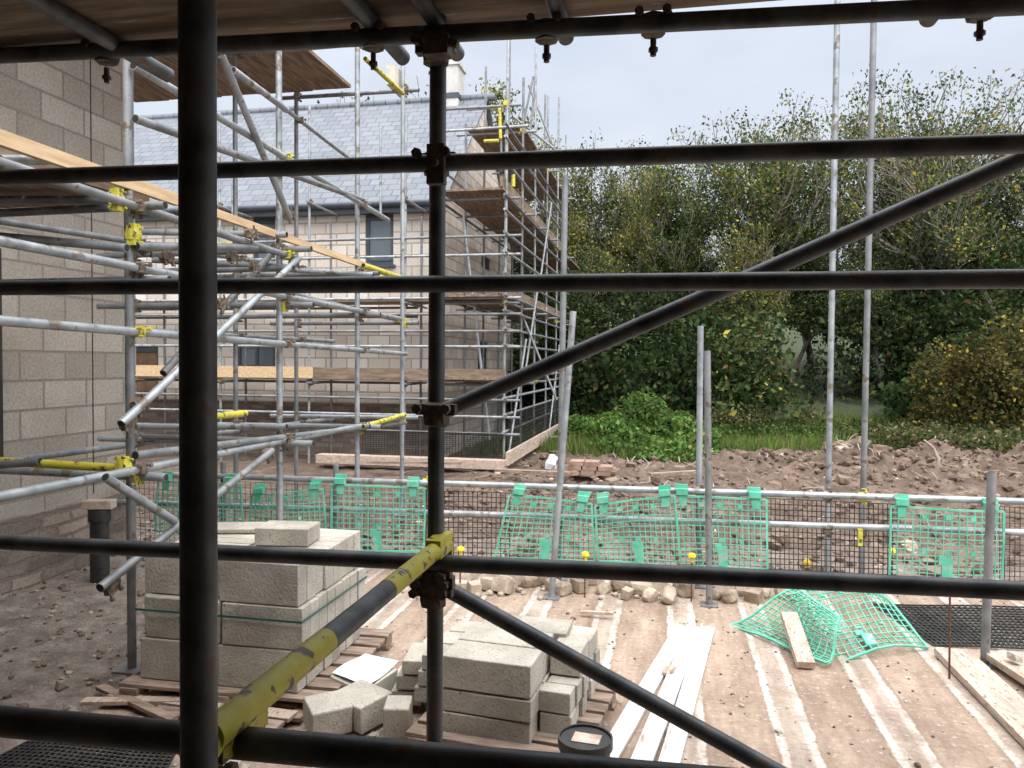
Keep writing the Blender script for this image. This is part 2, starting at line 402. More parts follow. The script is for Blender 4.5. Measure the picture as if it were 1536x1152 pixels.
me.polygons.foreach_set('use_smooth', [True] * len(faces))
ob = bpy.data.objects.new('ground', me); S.collection.objects.link(ob)

B = MB(); B.box(((SLX0 + SLX1) / 2, (SLY1 - 4) / 2, -0.1), (SLX1 - SLX0, SLY1 + 4, 0.2), 'slab'); B.build('concrete_floor_slab', bevel=0.01)

# soil clods
B = MB()
for i in range(5200):
    y = 6.6 + 9.5 * random.random() ** 1.1; x = random.uniform(-3.2, 12)
    s_ = random.uniform(0.015, 0.05) * (1 + (random.random() < .08) * 1.2)
    B.rock((x, y, gz(x, y) + s_ * .2), (s_, s_ * random.uniform(.6, 1), s_ * .65), 'clod' if random.random() < .96 else 'stone', 1, .4)
for i in range(700):
    x = random.uniform(1.5, 10); y = 13.6 + .12 * x + random.gauss(-.3, .8)
    s_ = random.uniform(0.025, 0.075)
    B.rock((x, y, gz(x, y) + s_ * .3), (s_, s_ * random.uniform(.5, 1), s_ * .7), 'clod', 1, .45)
B.build('soil_clods')
B = MB()
for i in range(200):
    x = random.uniform(-1, 10); y = random.uniform(9, 15.8); z = gz(x, y) + .02
    a_ = random.uniform(0, 3.14); L = random.uniform(.08, .3)
    B.beam((x, y, z), (x + L * math.cos(a_), y + L * math.sin(a_) * .6, z + random.uniform(0, .12)), .012, .012, 'root')
B.build('broken_twigs')
B = MB()
for i in range(2000):
    x = random.uniform(-7, -2.9); y = random.uniform(2.5, 10)
    s_ = random.uniform(0.005, 0.022) * (1 + 1.0 * (random.random() < .05))
    B.rock((x, y, gz(x, y) + s_ * .3), (s_, s_ * .8, s_ * .6), random.choice(['clod', 'stone', 'clod']), 1, .3)
for i in range(1300):
    x = random.uniform(-2.6, 5); y = random.uniform(2.7, 6.3)
    s_ = random.uniform(0.003, 0.010) * (1 + 1.4 * (random.random() < .06))
    B.rock((x, y, s_ * .4), (s_, s_ * .8, s_ * .6), random.choice(['clod', 'stone', 'clod', 'block']), 1, .3)
for i in range(260):
    x = random.gauss(-1.5, .45); y = random.gauss(3.3, .35)
    s_ = random.uniform(0.006, 0.024)
    B.rock((x, y, s_ * .4), (s_, s_ * .8, s_ * .6), random.choice(['stone', 'block', 'clod']), 1, .3)
B.build('scattered_gravel')

# stones along the slab edge
B = MB()
row = [(665, 872), (690, 880), (712, 884), (735, 878), (754, 882), (795, 872), (812, 868), (845, 884), (868, 880), (905, 882), (935, 878), (962, 884), (975, 893), (1003, 895), (1025, 885), (1095, 895), (1130, 895), (1148, 888), (640, 868), (620, 870), (1075, 890), (700, 868), (880, 868), (940, 890), (1110, 885), (990, 880), (760, 874), (830, 878), (1178, 890)]
for (u, v) in row:
    p = on_z(u, v + 8, 0); s_ = random.uniform(.045, .08)
    if random.random() < .5:
        B.rock((p.x, p.y, s_ * .7), (s_ * 1.25, s_ * .8, s_ * .85), 'stone', 2, .12)
    else:
        R = Matrix.Rotation(random.uniform(0, 3), 3, 'Z') @ Matrix.Rotation(random.uniform(-.4, .4), 3, 'X')
        B.box((p.x, p.y, s_ * .8), (s_ * 2.0, s_ * 1.3, s_ * 1.4), random.choice(['stone', 'block', 'stone']), R)
for i in range(70):
    p = on_z(random.uniform(600, 1200), random.uniform(868, 900), 0); s_ = random.uniform(.012, .035)
    B.rock((p.x, p.y, s_ * .5), (s_, s_ * .8, s_ * .7), 'stone', 1, .2)
B.build('rubble_stones', bevel=.006)

# ------------------------------------------------------------------ left house (blockwork wall with stone plinth)
e = empty('blockwork_house')
B = MB()
WX = -4.8; WY = 6.1; WT = 4.66
B.box((WX - .1, (WY - 5) / 2, (.56 + WT) / 2), (.2, WY + 5, WT - .56), 'leftwall')
B.build('side_wall', e)
B = MB(); B.box((WX - 4.2, WY - .1, (.56 + WT) / 2), (8.0 - .002, .196, WT - .56), 'leftwall_x'); B.build('end_wall', e)
B = MB(); B.box((WX - .085, (WY - 5) / 2 + .01, .23), (.23, WY + 5.02, .66), 'plinth')
B.box((WX - 4.2, WY - .08, .23), (8.0, .2, .655), 'plinth_x'); B.build('stone_plinth', e, bevel=.01)
B = MB(); p = on_x(137, 300, WX)
B.box((WX + .0, p.y, 2.6), (.004, .012, 4.0), 'dark')
p = on_x(4, 600, WX); B.box((WX + .0, p.y - .45, 1.75), (.006, .9, 1.6), 'dark'); B.build('movement_joint_and_shaded_opening', e)  # second box: flat dark sheet painting the shade inside a wall opening

# drain pipe with brick on top
B = MB(); p = on_z(150, 872, 0)
B.tube((p.x, p.y, -.05), (p.x, p.y, .56), .07, 'blackpl', 20); B.tube((p.x, p.y, .48), (p.x, p.y, .57), .082, 'blackpl', 20)
B.box((p.x, p.y, .61), (.215, .12, .065), 'stone', Matrix.Rotation(.3, 3, 'Z')); B.build('drain_pipe', bevel=.004)

# ------------------------------------------------------------------ far house
HX, HY, EV, RID, HYR, HX0 = -4.35, 14.4, 4.86, 7.9, 17.75, -18.0
HYB = 2 * HYR - HY
e = empty('block_house_with_slate_roof')
def win_rect(u0, v0, u1, v1, plane, c):
    fn = on_y if plane == 'y' else on_x
    a = fn(u0, v0, c); b_ = fn(u1, v1, c)
    h0, h1 = (a.x, b_.x) if plane == 'y' else (a.y, b_.y)
    return (min(h0, h1), min(a.z, b_.z), max(h0, h1), max(a.z, b_.z))
def wall(B, plane, c, h0, h1, z0, z1, ops, mat, depth, inward):
    hs = sorted(set([h0, h1] + [o[0] for o in ops] + [o[2] for o in ops]))
    zs = sorted(set([z0, z1] + [o[1] for o in ops] + [o[3] for o in ops]))
    P3 = (lambda h, z, d=0: Vector((h, c + d * inward, z))) if plane == 'y' else (lambda h, z, d=0: Vector((c + d * inward, h, z)))
    for i in range(len(hs) - 1):
        for j in range(len(zs) - 1):
            cx = (hs[i] + hs[i + 1]) / 2; cz = (zs[j] + zs[j + 1]) / 2
            if any(o[0] < cx < o[2] and o[1] < cz < o[3] for o in ops): continue
            B.add([P3(hs[i], zs[j]), P3(hs[i + 1], zs[j]), P3(hs[i + 1], zs[j + 1]), P3(hs[i], zs[j + 1])], [[0, 1, 2, 3]], mat)
    for o in ops:
        c4 = [(o[0], o[1]), (o[2], o[1]), (o[2], o[3]), (o[0], o[3])]
        for k in range(4):
            a, b_ = c4[k], c4[(k + 1) % 4]
            B.add([P3(*a), P3(*b_), P3(*b_, depth), P3(*a, depth)], [[0, 1, 2, 3]], mat)
def window(B, plane, c, o, inward, depth=.07, mull=0, kind='glass'):
    cx = (o[0] + o[2]) / 2; cz = (o[1] + o[3]) / 2; w_ = o[2] - o[0]; h_ = o[3] - o[1]; t = .07; d = c + depth * inward
    def bx(hc, zc, hw, zh, mat, dd=0, th=.06):
        if plane == 'y': B.box((hc, d + dd * inward, zc), (hw, th, zh), mat)
        else: B.box((d + dd * inward, hc, zc), (th, hw, zh), mat)
    if kind == 'glass':
        bx(cx, cz, w_ - 2 * t + .01, h_ - 2 * t + .01, 'glass', .01, .02)
    else: bx(cx, cz, w_ - 2 * t + .01, h_ - 2 * t + .01, kind, .01, .02)
    bx(cx, o[1] + t / 2, w_, t, 'frame'); bx(cx, o[3] - t / 2, w_, t, 'frame')
    bx(o[0] + t / 2, cz, t, h_ - 2 * t, 'frame'); bx(o[2] - t / 2, cz, t, h_ - 2 * t, 'frame')
    if mull: bx(o[0] + w_ * mull, cz, .055, h_ - 2 * t, 'frame')
    bx(cx, o[1] + t + .02, w_ - 2 * t - .01, .035, 'frame', -.01, .06); bx(cx, o[3] - t - .02, w_ - 2 * t - .01, .035, 'frame', -.01, .06)
W1 = win_rect(548, 322, 590, 397, 'y', HY); W2 = win_rect(379, 325, 413, 397, 'y', HY)
W3 = win_rect(354, 503, 413, 556, 'y', HY); DR = win_rect(209, 520, 238, 640, 'y', HY)
W2 = (W2[0], W1[1], W2[2], W1[3]); DR = (DR[0] - .5, .56, DR[2], DR[3])
W4 = (-13.6, W1[1], -12.6, W1[3])
fops = [W1, W2, W3, DR, W4]
B = MB(); wall(B, 'y', HY, HX0, HX, .9, EV, [o for o in fops if o is not DR] + [(DR[0], .9, DR[2], DR[3])], 'housewall', .15, 1); B.build('front_wall', e)
B = MB(); B.box(((HX0 + HX) / 2 + .02, HY + .05, .3), (HX - HX0 + .06, .2, 1.198), 'plinth_x'); B.build('front_plinth', e)
W5 = win_rect(722, 382, 748, 414, 'x', HX); W6 = win_rect(717, 512, 736, 600, 'x', HX)
W5 = (W5[0], W5[1], W5[0] + 1.0, W5[3]); W6 = (W6[0], max(W6[1], 1.2), W6[0] + 1.0, W6[3])
B = MB(); wall(B, 'x', HX, HY, HYB, -.3, EV, [W5, W6], 'housegable', .15, -1)
B.add([(HX, HY, EV), (HX, HYB, EV), (HX, HYR, RID - .05)], [[0, 1, 2]], 'housegable'); B.build('gable_wall', e)
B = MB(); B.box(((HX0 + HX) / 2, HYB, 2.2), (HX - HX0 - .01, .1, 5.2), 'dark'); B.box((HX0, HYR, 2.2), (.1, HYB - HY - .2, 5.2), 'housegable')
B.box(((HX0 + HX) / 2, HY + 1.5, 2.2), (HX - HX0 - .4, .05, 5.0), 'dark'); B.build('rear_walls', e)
B = MB()
for o in (W1, W2, W4): window(B, 'y', HY, o, 1, mull=0.0)
window(B, 'y', HY, W3, 1, mull=.5); window(B, 'y', HY, DR, 1, kind='osb')
window(B, 'x', HX, W5, -1); window(B, 'x', HX, W6, -1)
for o in (W1, W2, W4, W3):
    B.box(((o[0] + o[2]) / 2, HY - .01, o[1] - .03), (o[2] - o[0] + .1, .1, .05), 'frame')
B.build('windows', e)
oh = .22; sl = (RID - EV) / (HYR - HY)
B = MB()
def slope(y0, z0, y1, z1, t=.06):
    X0, X1 = HX0 - .1, HX + .12
    v = [(X0, y0, z0), (X1, y0, z0), (X1, y1, z1), (X0, y1, z1)]
    v2 = [(a, b_, c - t) for a, b_, c in v]
    B.add(v + v2, [[0, 1, 2, 3], [7, 6, 5, 4], [0, 4, 5, 1], [1, 5, 6, 2], [2, 6, 7, 3], [3, 7, 4, 0]], 'slate')
slope(HY - oh, EV - oh * sl + .12, HYR, RID + .06); slope(HYB + oh, EV - oh * sl + .12, HYR, RID + .058)
B.build('slate_roof', e)
B = MB()
B.box(((HX0 + HX) / 2, HY - oh + .02, EV - .15), (HX - HX0 + .25, .03, .18), 'frame')
B.tube((HX0, HY - oh - .06, EV - .08), (HX + .15, HY - oh - .06, EV - .08), .06, 'frame', 12)
B.box(((HX0 + HX) / 2, HY - oh / 2, EV - .22), (HX - HX0 + .2, oh, .02), 'frame'); B.build('fascia_and_gutter', e)
B = MB(); x = HX0
while x < HX:
    B.tube((x, HYR, RID + .05), (x + .44, HYR, RID + .05), .09, 'slate', 10, r2=.085); x += .45
B.build('ridge_tiles', e)
p = on_y(679, 130, HYR)
B = MB(); B.box((p.x, HYR, 8.15), (.42, .6, 1.05), 'render'); B.box((p.x, HYR, 8.69), (.5, .68, .08), 'render')
B.tube((p.x, HYR, 8.7), (p.x, HYR, 8.9), .1, 'render', 12, .085); B.box((p.x, HYR, 7.95), (.46, .64, .12), 'frame'); B.build('chimney', e)

# ------------------------------------------------------------------ far scaffold round house
e = empty('house_scaffolding')
OY, OX, IY, IXg = 13.15, -2.82, 14.05, -3.95
G0 = -.2
B = MB(); C = MB(); D = MB()
def rz(v):
    return on_y(757, v, OY).z
lifts = [rz(574), rz(450), rz(292)]
sx = [OX - 1.83 * i for i in range(8)]
syg = [OY + 1.55 * i for i in range(6)]
def jt(a, j=.02): return a + random.uniform(-j, j)
for x in sx:
    tp = random.choice([6.1, 6.4, 5.9])
    B.tube((jt(x), OY, G0), (jt(x), OY, tp), mat='galv', seg=8)
    if x < -4.6: B.tube((jt(x), IY, G0), (jt(x), IY, 4.5), mat='steel_mid', seg=8)
    for z in lifts:
        B.tube((x + .06, OY - .25, z - .05), (x + .06, IY + .2, z - .05), mat='steel_mid', seg=8)
        C.coupler((x, OY, z - .03), (0, 0, 1), (1, 0, 0), 'coupler_far' if random.random() < .7 else 'yellow', 1.3)
for y in syg:
    tp = random.choice([6.6, 7.2, 7.9, 8.4])
    B.tube((OX, y, G0), (jt(OX, .05), jt(y, .05), tp), mat='galv' if random.random() < .4 else 'steel_mid', seg=8)
    B.tube((IXg, y, G0), (IXg, y, random.choice([6.4, 7.0])), mat='steel_mid', seg=8)
    for z in lifts + [6.25]:
        B.tube((OX + .25, y + .06, z - .05), (IXg - .2, y + .06, z - .05), mat='steel_mid', seg=8)
        C.coupler((OX, y, z - .03), (0, 0, 1), (0, 1, 0), 'coupler_far' if random.random() < .6 else 'yellow', 1.3)
rails = [355, 383, 415, 470, 497, 521, 447, 570, 600, 625, 650, 322, 300, 250, 215]
for v in rails:
    z = rz(v)
    if v >= 350:
        B.tube((-15.6, OY - .05, z), (OX + .3, OY - .05, z + jt(0)), mat='galv' if random.random() < .5 else 'steel_mid', seg=8)
    B.tube((OX + .05, OY - .3, z + .04), (OX + .05, syg[-1] + .5, z + .04), mat='galv' if random.random() < .4 else 'steel_mid', seg=8)
    if v in (250, 300, 447, 570): B.tube((IXg, OY, z - .02), (IXg, syg[-1] + .4, z - .02), mat='steel_mid', seg=8)
for z in (rz(470), rz(574) - .06, rz(450) - .06):
    B.tube((-15.6, IY, z), (-4.7, IY, z), mat='steel_mid', seg=8)
z = rz(192); B.tube((OX + .05, OY - .3, z), (OX + .05, syg[-1], z), mat='steel_mid', seg=8); B.tube((IXg, OY, z), (OX + .4, OY - .05, z), mat='galv', seg=8)
for (u1, v1, u2, v2, Y) in [(800, 115, 775, 230, 17), (793, 128, 832, 225, 17.5), (818, 142, 816, 300, 20), (765, 55, 762, 350, 18), (729, 100, 728, 200, 16), (803, 115, 790, 260, 18), (750, 150, 752, 230, 14.7), (571, 190, 571, 320, 13.2), (349, 275, 349, 330, 13.2), (695, 325, 735, 660, 13.4), (770, 440, 835, 600, 15), (300, 250, 300, 330, 13.2), (770, 175, 830, 222, 16), (700, 165, 760, 160, 15.5)]:
    B.tube(on_y(u1, v1, Y), on_y(u2, v2, Y), mat='steel_mid' if u1 > 700 else 'galv', seg=8)
for (u1, v1, u2, v2, Y) in [(749, 158, 751, 208, 14.6), (726, 212, 748, 211, 14.0), (770, 262, 770, 280, 13.1), (795, 240, 815, 243, 16), (600, 130, 606, 150, 13)]:
    B.tube(on_y(u1, v1, Y), on_y(u2, v2, Y), .033, mat='yellow', seg=8)
for i in range(4):
    B.tube((OX + .1, syg[i], lifts[i % 3] - 1.2), (OX + .1, syg[i + 1], lifts[i % 3] + .8), mat='steel_mid', seg=8)
for z in lifts:
    if z < 4:
        for k in range(3):
            yy = IY - .12 - k * .245
            x = -15.6
            while x < OX - .3:
                L = min(3.9, OX - x); D.box((x + L / 2, yy, z + .02 + jt(0, .004)), (L - .02, .222, .038), 'board_x'); x += 3.9
    for k in range(5):
        xx = IXg + .12 + k * .228; y = OY - .2
        while y < syg[-1]:
            D.box((xx, y + 1.95, z + .066 + jt(0, .004)), (.22, 3.88, .038), 'board'); y += 3.9
    if z != lifts[0]:
        D.box((OX - .02, (OY + syg[-1]) / 2, z + .18), (.035, syg[-1] - OY + .5, .18), 'board')
for k in range(5):
    D.box((IXg + .12 + k * .228, (OY + syg[-1]) / 2 + 1, 6.3), (.22, syg[-1] - OY - 1, .038), 'board')
a = on_y(205, 564, OY - .1); b_ = on_y(470, 566, OY - .1); c_ = on_y(757, 569, OY - .1)
D.box(((a.x + b_.x) / 2, OY - .1, lifts[0] + .14), (b_.x - a.x, .04, .21), 'newboard')
D.box(((c_.x + b_.x) / 2 + .005, OY - .105, lifts[0] + .13), (c_.x - b_.x, .04, .21), 'board_x')
D.box((-14.2, OY - .1, lifts[0] + .14), (3.8, .04, .21), 'board_x')
p = on_y(480, 706, OY - .3); q = on_y(760, 716, OY - .3)
D.beam((p.x, OY - .35, .0), (q.x, OY - .35, .0), .25, .15, 'pinkboard')
D.beam((OX + .15, OY - .4, .1), (OX + .15, syg[-1] + .4, .1), .05, .23, 'pinkboard')
def grid_net(B, TL, TR, BR, BL, nx_, ny_, t, mat, sag=0.0):
    TL, TR, BR, BL = map(Vector, (TL, TR, BR, BL))
    nrm = (TR - TL).cross(BL - TL).normalized()
    def P2(s, t_):
        q = TL * (1 - s) * (1 - t_) + TR * s * (1 - t_) + BR * s * t_ + BL * (1 - s) * t_
        return q + nrm * sag * (noise.noise(q * 2.2) + .6 * math.sin(s * 5 + TL.x))
    K = 4 if sag else 1
    for i in range(nx_ + 1):
        for k in range(K):
            B.beam(P2(i / nx_, k / K), P2(i / nx_, (k + 1) / K), t, t, mat, up=nrm)
    for j in range(ny_ + 1):
        for k in range(K):
            B.beam(P2(k / K, j / ny_), P2((k + 1) / K, j / ny_), t, t, mat, up=nrm)
E = MB()
q0, q1 = on_y(540, 645, OY - .07), on_y(757, 700, OY - .07)
grid_net(E, (q0.x, OY - .08, q0.z), (OX, OY - .08, q0.z), (OX, OY - .08, .1), (q0.x, OY - .08, .1), 50, 11, .010, 'blackpl')
for i in range(5):
    grid_net(E, (OX + .09, syg[i], .8), (OX + .09, syg[i + 1] - .1, .8), (OX + .09, syg[i + 1] - .1, .2), (OX + .09, syg[i], .2), 18, 8, .007, 'blackpl')
B.build('tubes', e); C.build('couplers', e); D.build('boards', e); E.build('debris_mesh', e)

# ------------------------------------------------------------------ left scaffold (runs away from us beside the blockwork house)
e = empty('side_scaffolding')
LX, IX = -2.95, -4.25
LY = [1.75, 3.79, 5.48, 7.0, 8.28]
B = MB(); C = MB(); D = MB()
tops = [5.2, 5.2, 5.3, 4.75, 5.45]
for y, tp in zip(LY, tops):
    B.tube((LX, y, -.02), (LX - .01, y, tp), mat='galv' if y > 5 else 'steel_mid', seg=14)
    B.tube((IX, y, -.02), (IX, y, 4.85), mat='steel_mid', seg=12)
    B.box((LX, y, .0), (.15, .15, .012), 'steel_mid'); B.box((IX, y, .0), (.15, .15, .012), 'steel_mid')
    for z, mt in ((EYE - .66, 'galv'), (EYE + .43, 'steel_mid'), (EYE + .84, 'steel_mid'), (4.8, 'steel_mid')):
        if z > 4 and y < 3: continue
        yy = y + .05
        B.tube((IX - .35, yy, z), (LX + .16 + random.uniform(0, .1), yy, z + jt(0, .02)), mat=mt, seg=12, bore=True)
        C.coupler((LX, y + .02, z), (0, 0, 1), (1, 0, 0), random.choice(['yellow', 'coupler_far', 'coupler_far']))
        C.coupler((IX, y + .02, z), (0, 0, 1), (1, 0, 0), 'coupler_far')
def TX(X, u1, v1, u2, v2, mat='galv', bore=True, cp=True):
    p, q = on_x(u1, v1, X), on_x(u2, v2, X)
    B.tube(p, q, mat=mat, seg=14, bore=bore)
    if cp and abs(q.y - p.y) > .6:
        for y in LY:
            t = (y - p.y) / (q.y - p.y)
            if 0.02 < t < .98:
                C.coupler(p.lerp(q, t), (q - p), (0, 0, 1), random.choice(['coupler_far', 'coupler_far', 'coupler_far', 'yellow']), .9)
def TY(Y, u1, v1, u2, v2, mat='galv', bore=True):
    B.tube(on_y(u1, v1, Y), on_y(u2, v2, Y), mat=mat, seg=14, bore=bore)
XO = LX + .055
TX(XO, -60, 350, 600, 478, 'galv'); TX(XO, -60, 476, 610, 531, 'galv'); TX(XO, -60, 757, 606, 626, 'galv')
TX(XO, 200, 98, 582, 330, 'galv'); TX(XO, -60, 224, 445, 388, 'steel_mid'); TX(XO, 203, 683, 606, 634, 'steel_mid')
TX(IX + .05, 335, 92, 527, 240, 'galv'); TX(XO, 203, 178, 545, 300, 'steel_mid')
TX(IX + .05, -60, 322, 470, 405, 'steel_mid'); TX(IX + .05, -60, 480, 500, 512, 'steel_mid'); TX(IX + .05, -60, 700, 500, 628, 'steel_mid')
TX(LX - .06, 415, 436, 606, 482, 'steel_mid'); TX(XO, 350, 105, 430, 165, 'galv')
TX(LX + .12, 182, 636, 448, 388, 'galv', cp=False); TX(LX + .11, 333, 84, 434, 326, 'steel_mid', cp=False)
TX(LX + .12, 150, 882, 408, 676, 'steel_mid', cp=False); TX(LX - .06, 245, 560, 415, 372, 'steel_mid', cp=False)
TX(LX + .13, 158, 716, 262, 782, 'galv', cp=False)
TX(XO, 205, 369, 384, 371, 'steel_mid', cp=False); TX(LX - .07, 205, 372, 345, 368, 'yellow', cp=False)
TX(LX - .07, 0, 240, 72, 240, 'galv')
TX(LX + .09, 548, 88, 604, 140, 'yellow', cp=False); TX(LX + .09, 545, 398, 606, 418, 'yellow', cp=False); TX(LX + .09, 545, 640, 607, 622, 'yellow', cp=False)
TX(LX + .0, 300, 626, 368, 620, 'yellow', cp=False)
TY(3.72, -30, 690, 190, 703, 'yellow')
TY(3.70, -30, 700, 60, 692, 'steel_mid')
TY(3.72, -30, 352, 190, 372, 'galv'); TY(3.72, -30, 300, 180, 300, 'steel_mid')
TY(5.4, 205, 348, 430, 352, 'galv'); TY(5.42, 205, 408, 440, 402, 'steel_mid'); TY(5.42, 230, 390, 405, 400, 'steel_mid')
TY(6.95, 380, 402, 560, 412, 'galv'); TY(6.95, 380, 640, 555, 640, 'steel_mid'); TY(5.42, 205, 640, 430, 640, 'galv'); TY(5.42, 215, 655, 430, 662, 'steel_mid')
for (u, v) in ((200, 352), (175, 300), (185, 700)):
    p = on_x(u, v, LX + .03); C.box(p, (.05, .05, .12 if u != 185 else .08), 'yellow'); C.coupler(p, (0, 0, 1), (0, 1, 0), 'yellow', 1.0)
for k in range(7):
    p = on_x(215 + k * 33, 372 + (k % 3) * 14, LX - .02); C.coupler(p, (0, 1, 0), (1, 0, .2), 'coupler_far', .9)
for (u, v) in ((190, 636), (432, 322), (440, 395), (400, 680), (375, 350), (330, 455), (165, 880), (206, 606)):
    C.coupler(on_x(u, v, LX + .09), (0, 1, .6), (1, 0, 0), 'coupler_far', .95)
for k in range(12):
    xx = -6.25 + k * .232; D.box((xx, 5.7, EYE + 3.12 + jt(0, .006)), (.222, 5.2, .038), 'board')
for k in range(5):
    xx = IX + .12 + k * .232; D.box((xx, 2.2, EYE + .96 + jt(0, .006)), (.222, 3.9, .038), 'board')
D.beam(on_x(-60, 186, LX + .0), on_x(265, 300, LX + .0), .038, .07, 'newboard')
D.beam(on_x(266, 300, LX + .0), on_x(603, 418, LX + .0), .038, .055, 'newboard')
p = on_x(596, 122, LX - .1); D.box(p, (.1, .44, .215), 'insul')
B.build('tubes', e); C.build('couplers', e); D.build('boards', e)

# ------------------------------------------------------------------ near scaffold
e = empty('foreground_scaffolding')
B = MB(); C = MB(); D = MB()
NY = 2.16; NL = 2.11; FY = .93; FL = 1.06
SG = 28
pc = on_y(655, 500, NY)
B.tube((pc.x, NY, 0), (pc.x, NY, 3.6), mat='steel_backlit', seg=SG); B.box((pc.x, NY, .01), (.15, .15, .012), 'steel_backlit')
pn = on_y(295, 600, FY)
B.tube((pn.x, FY, 0), (pn.x + .004, FY, 2.86), mat='steel_backlit', seg=SG)
def TN(Y, u1, v1, u2, v2, mat='steel_backlit'):
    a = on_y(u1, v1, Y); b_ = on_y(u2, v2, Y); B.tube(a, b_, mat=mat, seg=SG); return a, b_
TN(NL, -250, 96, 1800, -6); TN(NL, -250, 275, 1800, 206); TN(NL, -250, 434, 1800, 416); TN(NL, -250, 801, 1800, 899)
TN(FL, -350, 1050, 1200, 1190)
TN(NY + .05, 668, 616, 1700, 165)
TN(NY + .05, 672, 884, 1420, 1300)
a = on_y(345, 1080, FL - .02); b_ = on_y(662, 818, NY - .02)
def seg(t0, t1, mat, r=.02415): B.tube(a.lerp(b_, t0), a.lerp(b_, t1), r, mat, SG)
seg(-.05, .30, 'yellow', .0248); seg(.30, .60, 'steel_backlit'); seg(.60, 1.04, 'yellow', .0248)
d_ = (b_ - a).normalized()
B.beam(b_ - d_ * .08 + Vector((0, 0, .006)), b_ + d_ * .05 + Vector((0, 0, .006)), .044, .052, 'yellow')
B.box(b_ + d_ * .04 + Vector((0, 0, -.03)), (.045, .012, .075), 'yellow')
hp = [a - d_ * .03 + Vector((0, 0, .0)), a - d_ * .075 + Vector((0, 0, -.02)), a - d_ * .085 + Vector((0, 0, -.09)), a - d_ * .04 + Vector((0, 0, -.13)), a + d_ * .01 + Vector((0, 0, -.13))]
for i in range(4): B.tube(hp[i], hp[i + 1], .021, 'yellow', 14); B.rock(hp[i + 1], (.021, .021, .021), 'yellow', 2, 0)
B.beam(a - d_ * .03 + Vector((0, 0, -.028)), a + d_ * .10 + Vector((0, 0, -.028)), .014, .05, 'yellow')
C.tube(a - d_ * .05 + Vector((-.04, 0, -.05)), a - d_ * .05 + Vector((.04, 0, -.05)), .008, 'coupler', 8)
C.tube(a - d_ * .05 + Vector((.025, 0, -.05)), a - d_ * .05 + Vector((.037, 0, -.05)), .015, 'coupler', 6)
def cn(u, v, Y=NL + .02, mat='coupler', k=1.05, ax=(1, 0, 0)):
    p = on_y(u, v, Y); C.coupler(p, ax, (0, 0, 1), mat, k); return p
for (u, v) in ((655, 247), (655, 622), (654, 80), (648, 868), (650, 893)): cn(u, v)
cn(652, 880, mat='coupler'); cn(650, 868, mat='yellow', k=.8)
p = on_y(655, 247, NL - .03); C.box(p, (.05, .03, .11), 'coupler'); C.tube(p + Vector((.0, -.01, .0)), p + Vector((0, -.035, 0)), .013, 'coupler', 6)
p = on_y(663, 80, NL); C.box(p + Vector((0, -.04, 0)), (.07, .05, .05), 'coupler'); C.tube(p + Vector((-.03, -.05, .03)), p + Vector((.06, -.05, -.0)), .012, 'coupler', 8)
for (u, v) in ((160, 82), (560, 60), (820, 48), (980, 38), (1470, 12)):
    cn(u, v, k=.9)
    p = on_y(u, v + 20, NL - .03); C.tube(p, p + Vector((0, 0, -.045)), .008, 'coupler', 8); C.tube(p + Vector((0, 0, -.024)), p + Vector((0, 0, -.034)), .013, 'coupler', 6)
zt = on_y(655, 55, NL).z + .05
for u in (175, 560, 650, 835, 1440):
    p = on_y(u, 50, NL); B.tube((p.x, -2.9, zt), (p.x, 2.36 if u != 835 else 2.3, zt), mat='steel_backlit', seg=SG, bore=True)
for k in range(26):
    y = 2.12 - k * .232
    x = -4.65 - (k * 1.3) % 2.0
    while x < 3.6:
        D.box((x + 1.98, y, zt + .047 + jt(0, .003)), (3.955, .228, .038), 'board_x'); x += 3.96
B.build('tubes', e); C.build('couplers', e); D.build('deck_boards', e)

# masonry shell we are standing in
e = empty('house_under_construction')
B = MB(); B.box((0, -3.6, 1.4), (7.2, .2, 2.8), 'leftwall_x'); B.build('back_wall', e)
B = MB(); B.box((-3.5, -1.6, 1.4), (.2, 3.8, 2.8), 'leftwall'); B.box((3.5, -1.6, 1.4), (.2, 3.8, 2.8), 'leftwall'); B.build('side_walls', e)

# ------------------------------------------------------------------ edge protection fence
e = empty('edge_guard_rail')
B = MB(); C = MB()
FYP = 5.95
B.tube(on_y(150, 709, FYP), on_y(1750, 759, FYP), mat='galv', seg=12); B.tube(on_y(150, 752, FYP), on_y(1750, 806, FYP), mat='galv', seg=12)
def pole(u1, v1, u2, v2, mat='galv', z0=0.0):
    f = on_z(u2, v2, z0); t = on_y(u1, v1, f.y)
    b2 = MB(); b2.tube(f, t, mat=mat, seg=12, bore=True); b2.box(f + Vector((0, 0, .006)), (.12, .12, .01), 'steel_mid'); b2.build('scaffold_pole')
for (u1, v1, u2, v2, mt) in ((848, 265, 838, 872, 'steel_mid'), (860, 467, 827, 897, 'galv'), (1051, 489, 1047, 880, 'galv'), (1061, 526, 1064, 908, 'steel_mid'), (1257, -40, 1240, 862, 'galv'), (1312, -40, 1292, 868, 'steel_mid'), (1488, 708, 1477, 998, 'steel_mid')):
    pole(u1, v1, u2, v2, mt)
for u in (640, 838, 1050, 1241, 1293, 1485):
    for dv in (0, 52):
        v = 709 + (u - 150) * .03125 + dv * (1.0)
        C.coupler(on_y(u, v, FYP + .03), (0, 0, 1), (1, 0, 0), 'coupler_far' if dv else 'yellow' if u in (640, 1293) else 'coupler_far')
p = on_y(1290, 806, FYP - .05); C.box(p, (.03, .03, .12), 'yellow')
for u in (330, 500):
    f = on_y(u, 709 + (u - 150) * .031, FYP); B.tube((f.x, FYP + .05, -.03), (f.x, FYP + .05, f.z + .12), mat='steel_mid', seg=12)
B.build('rails', e); C.build('couplers', e)
E = MB()
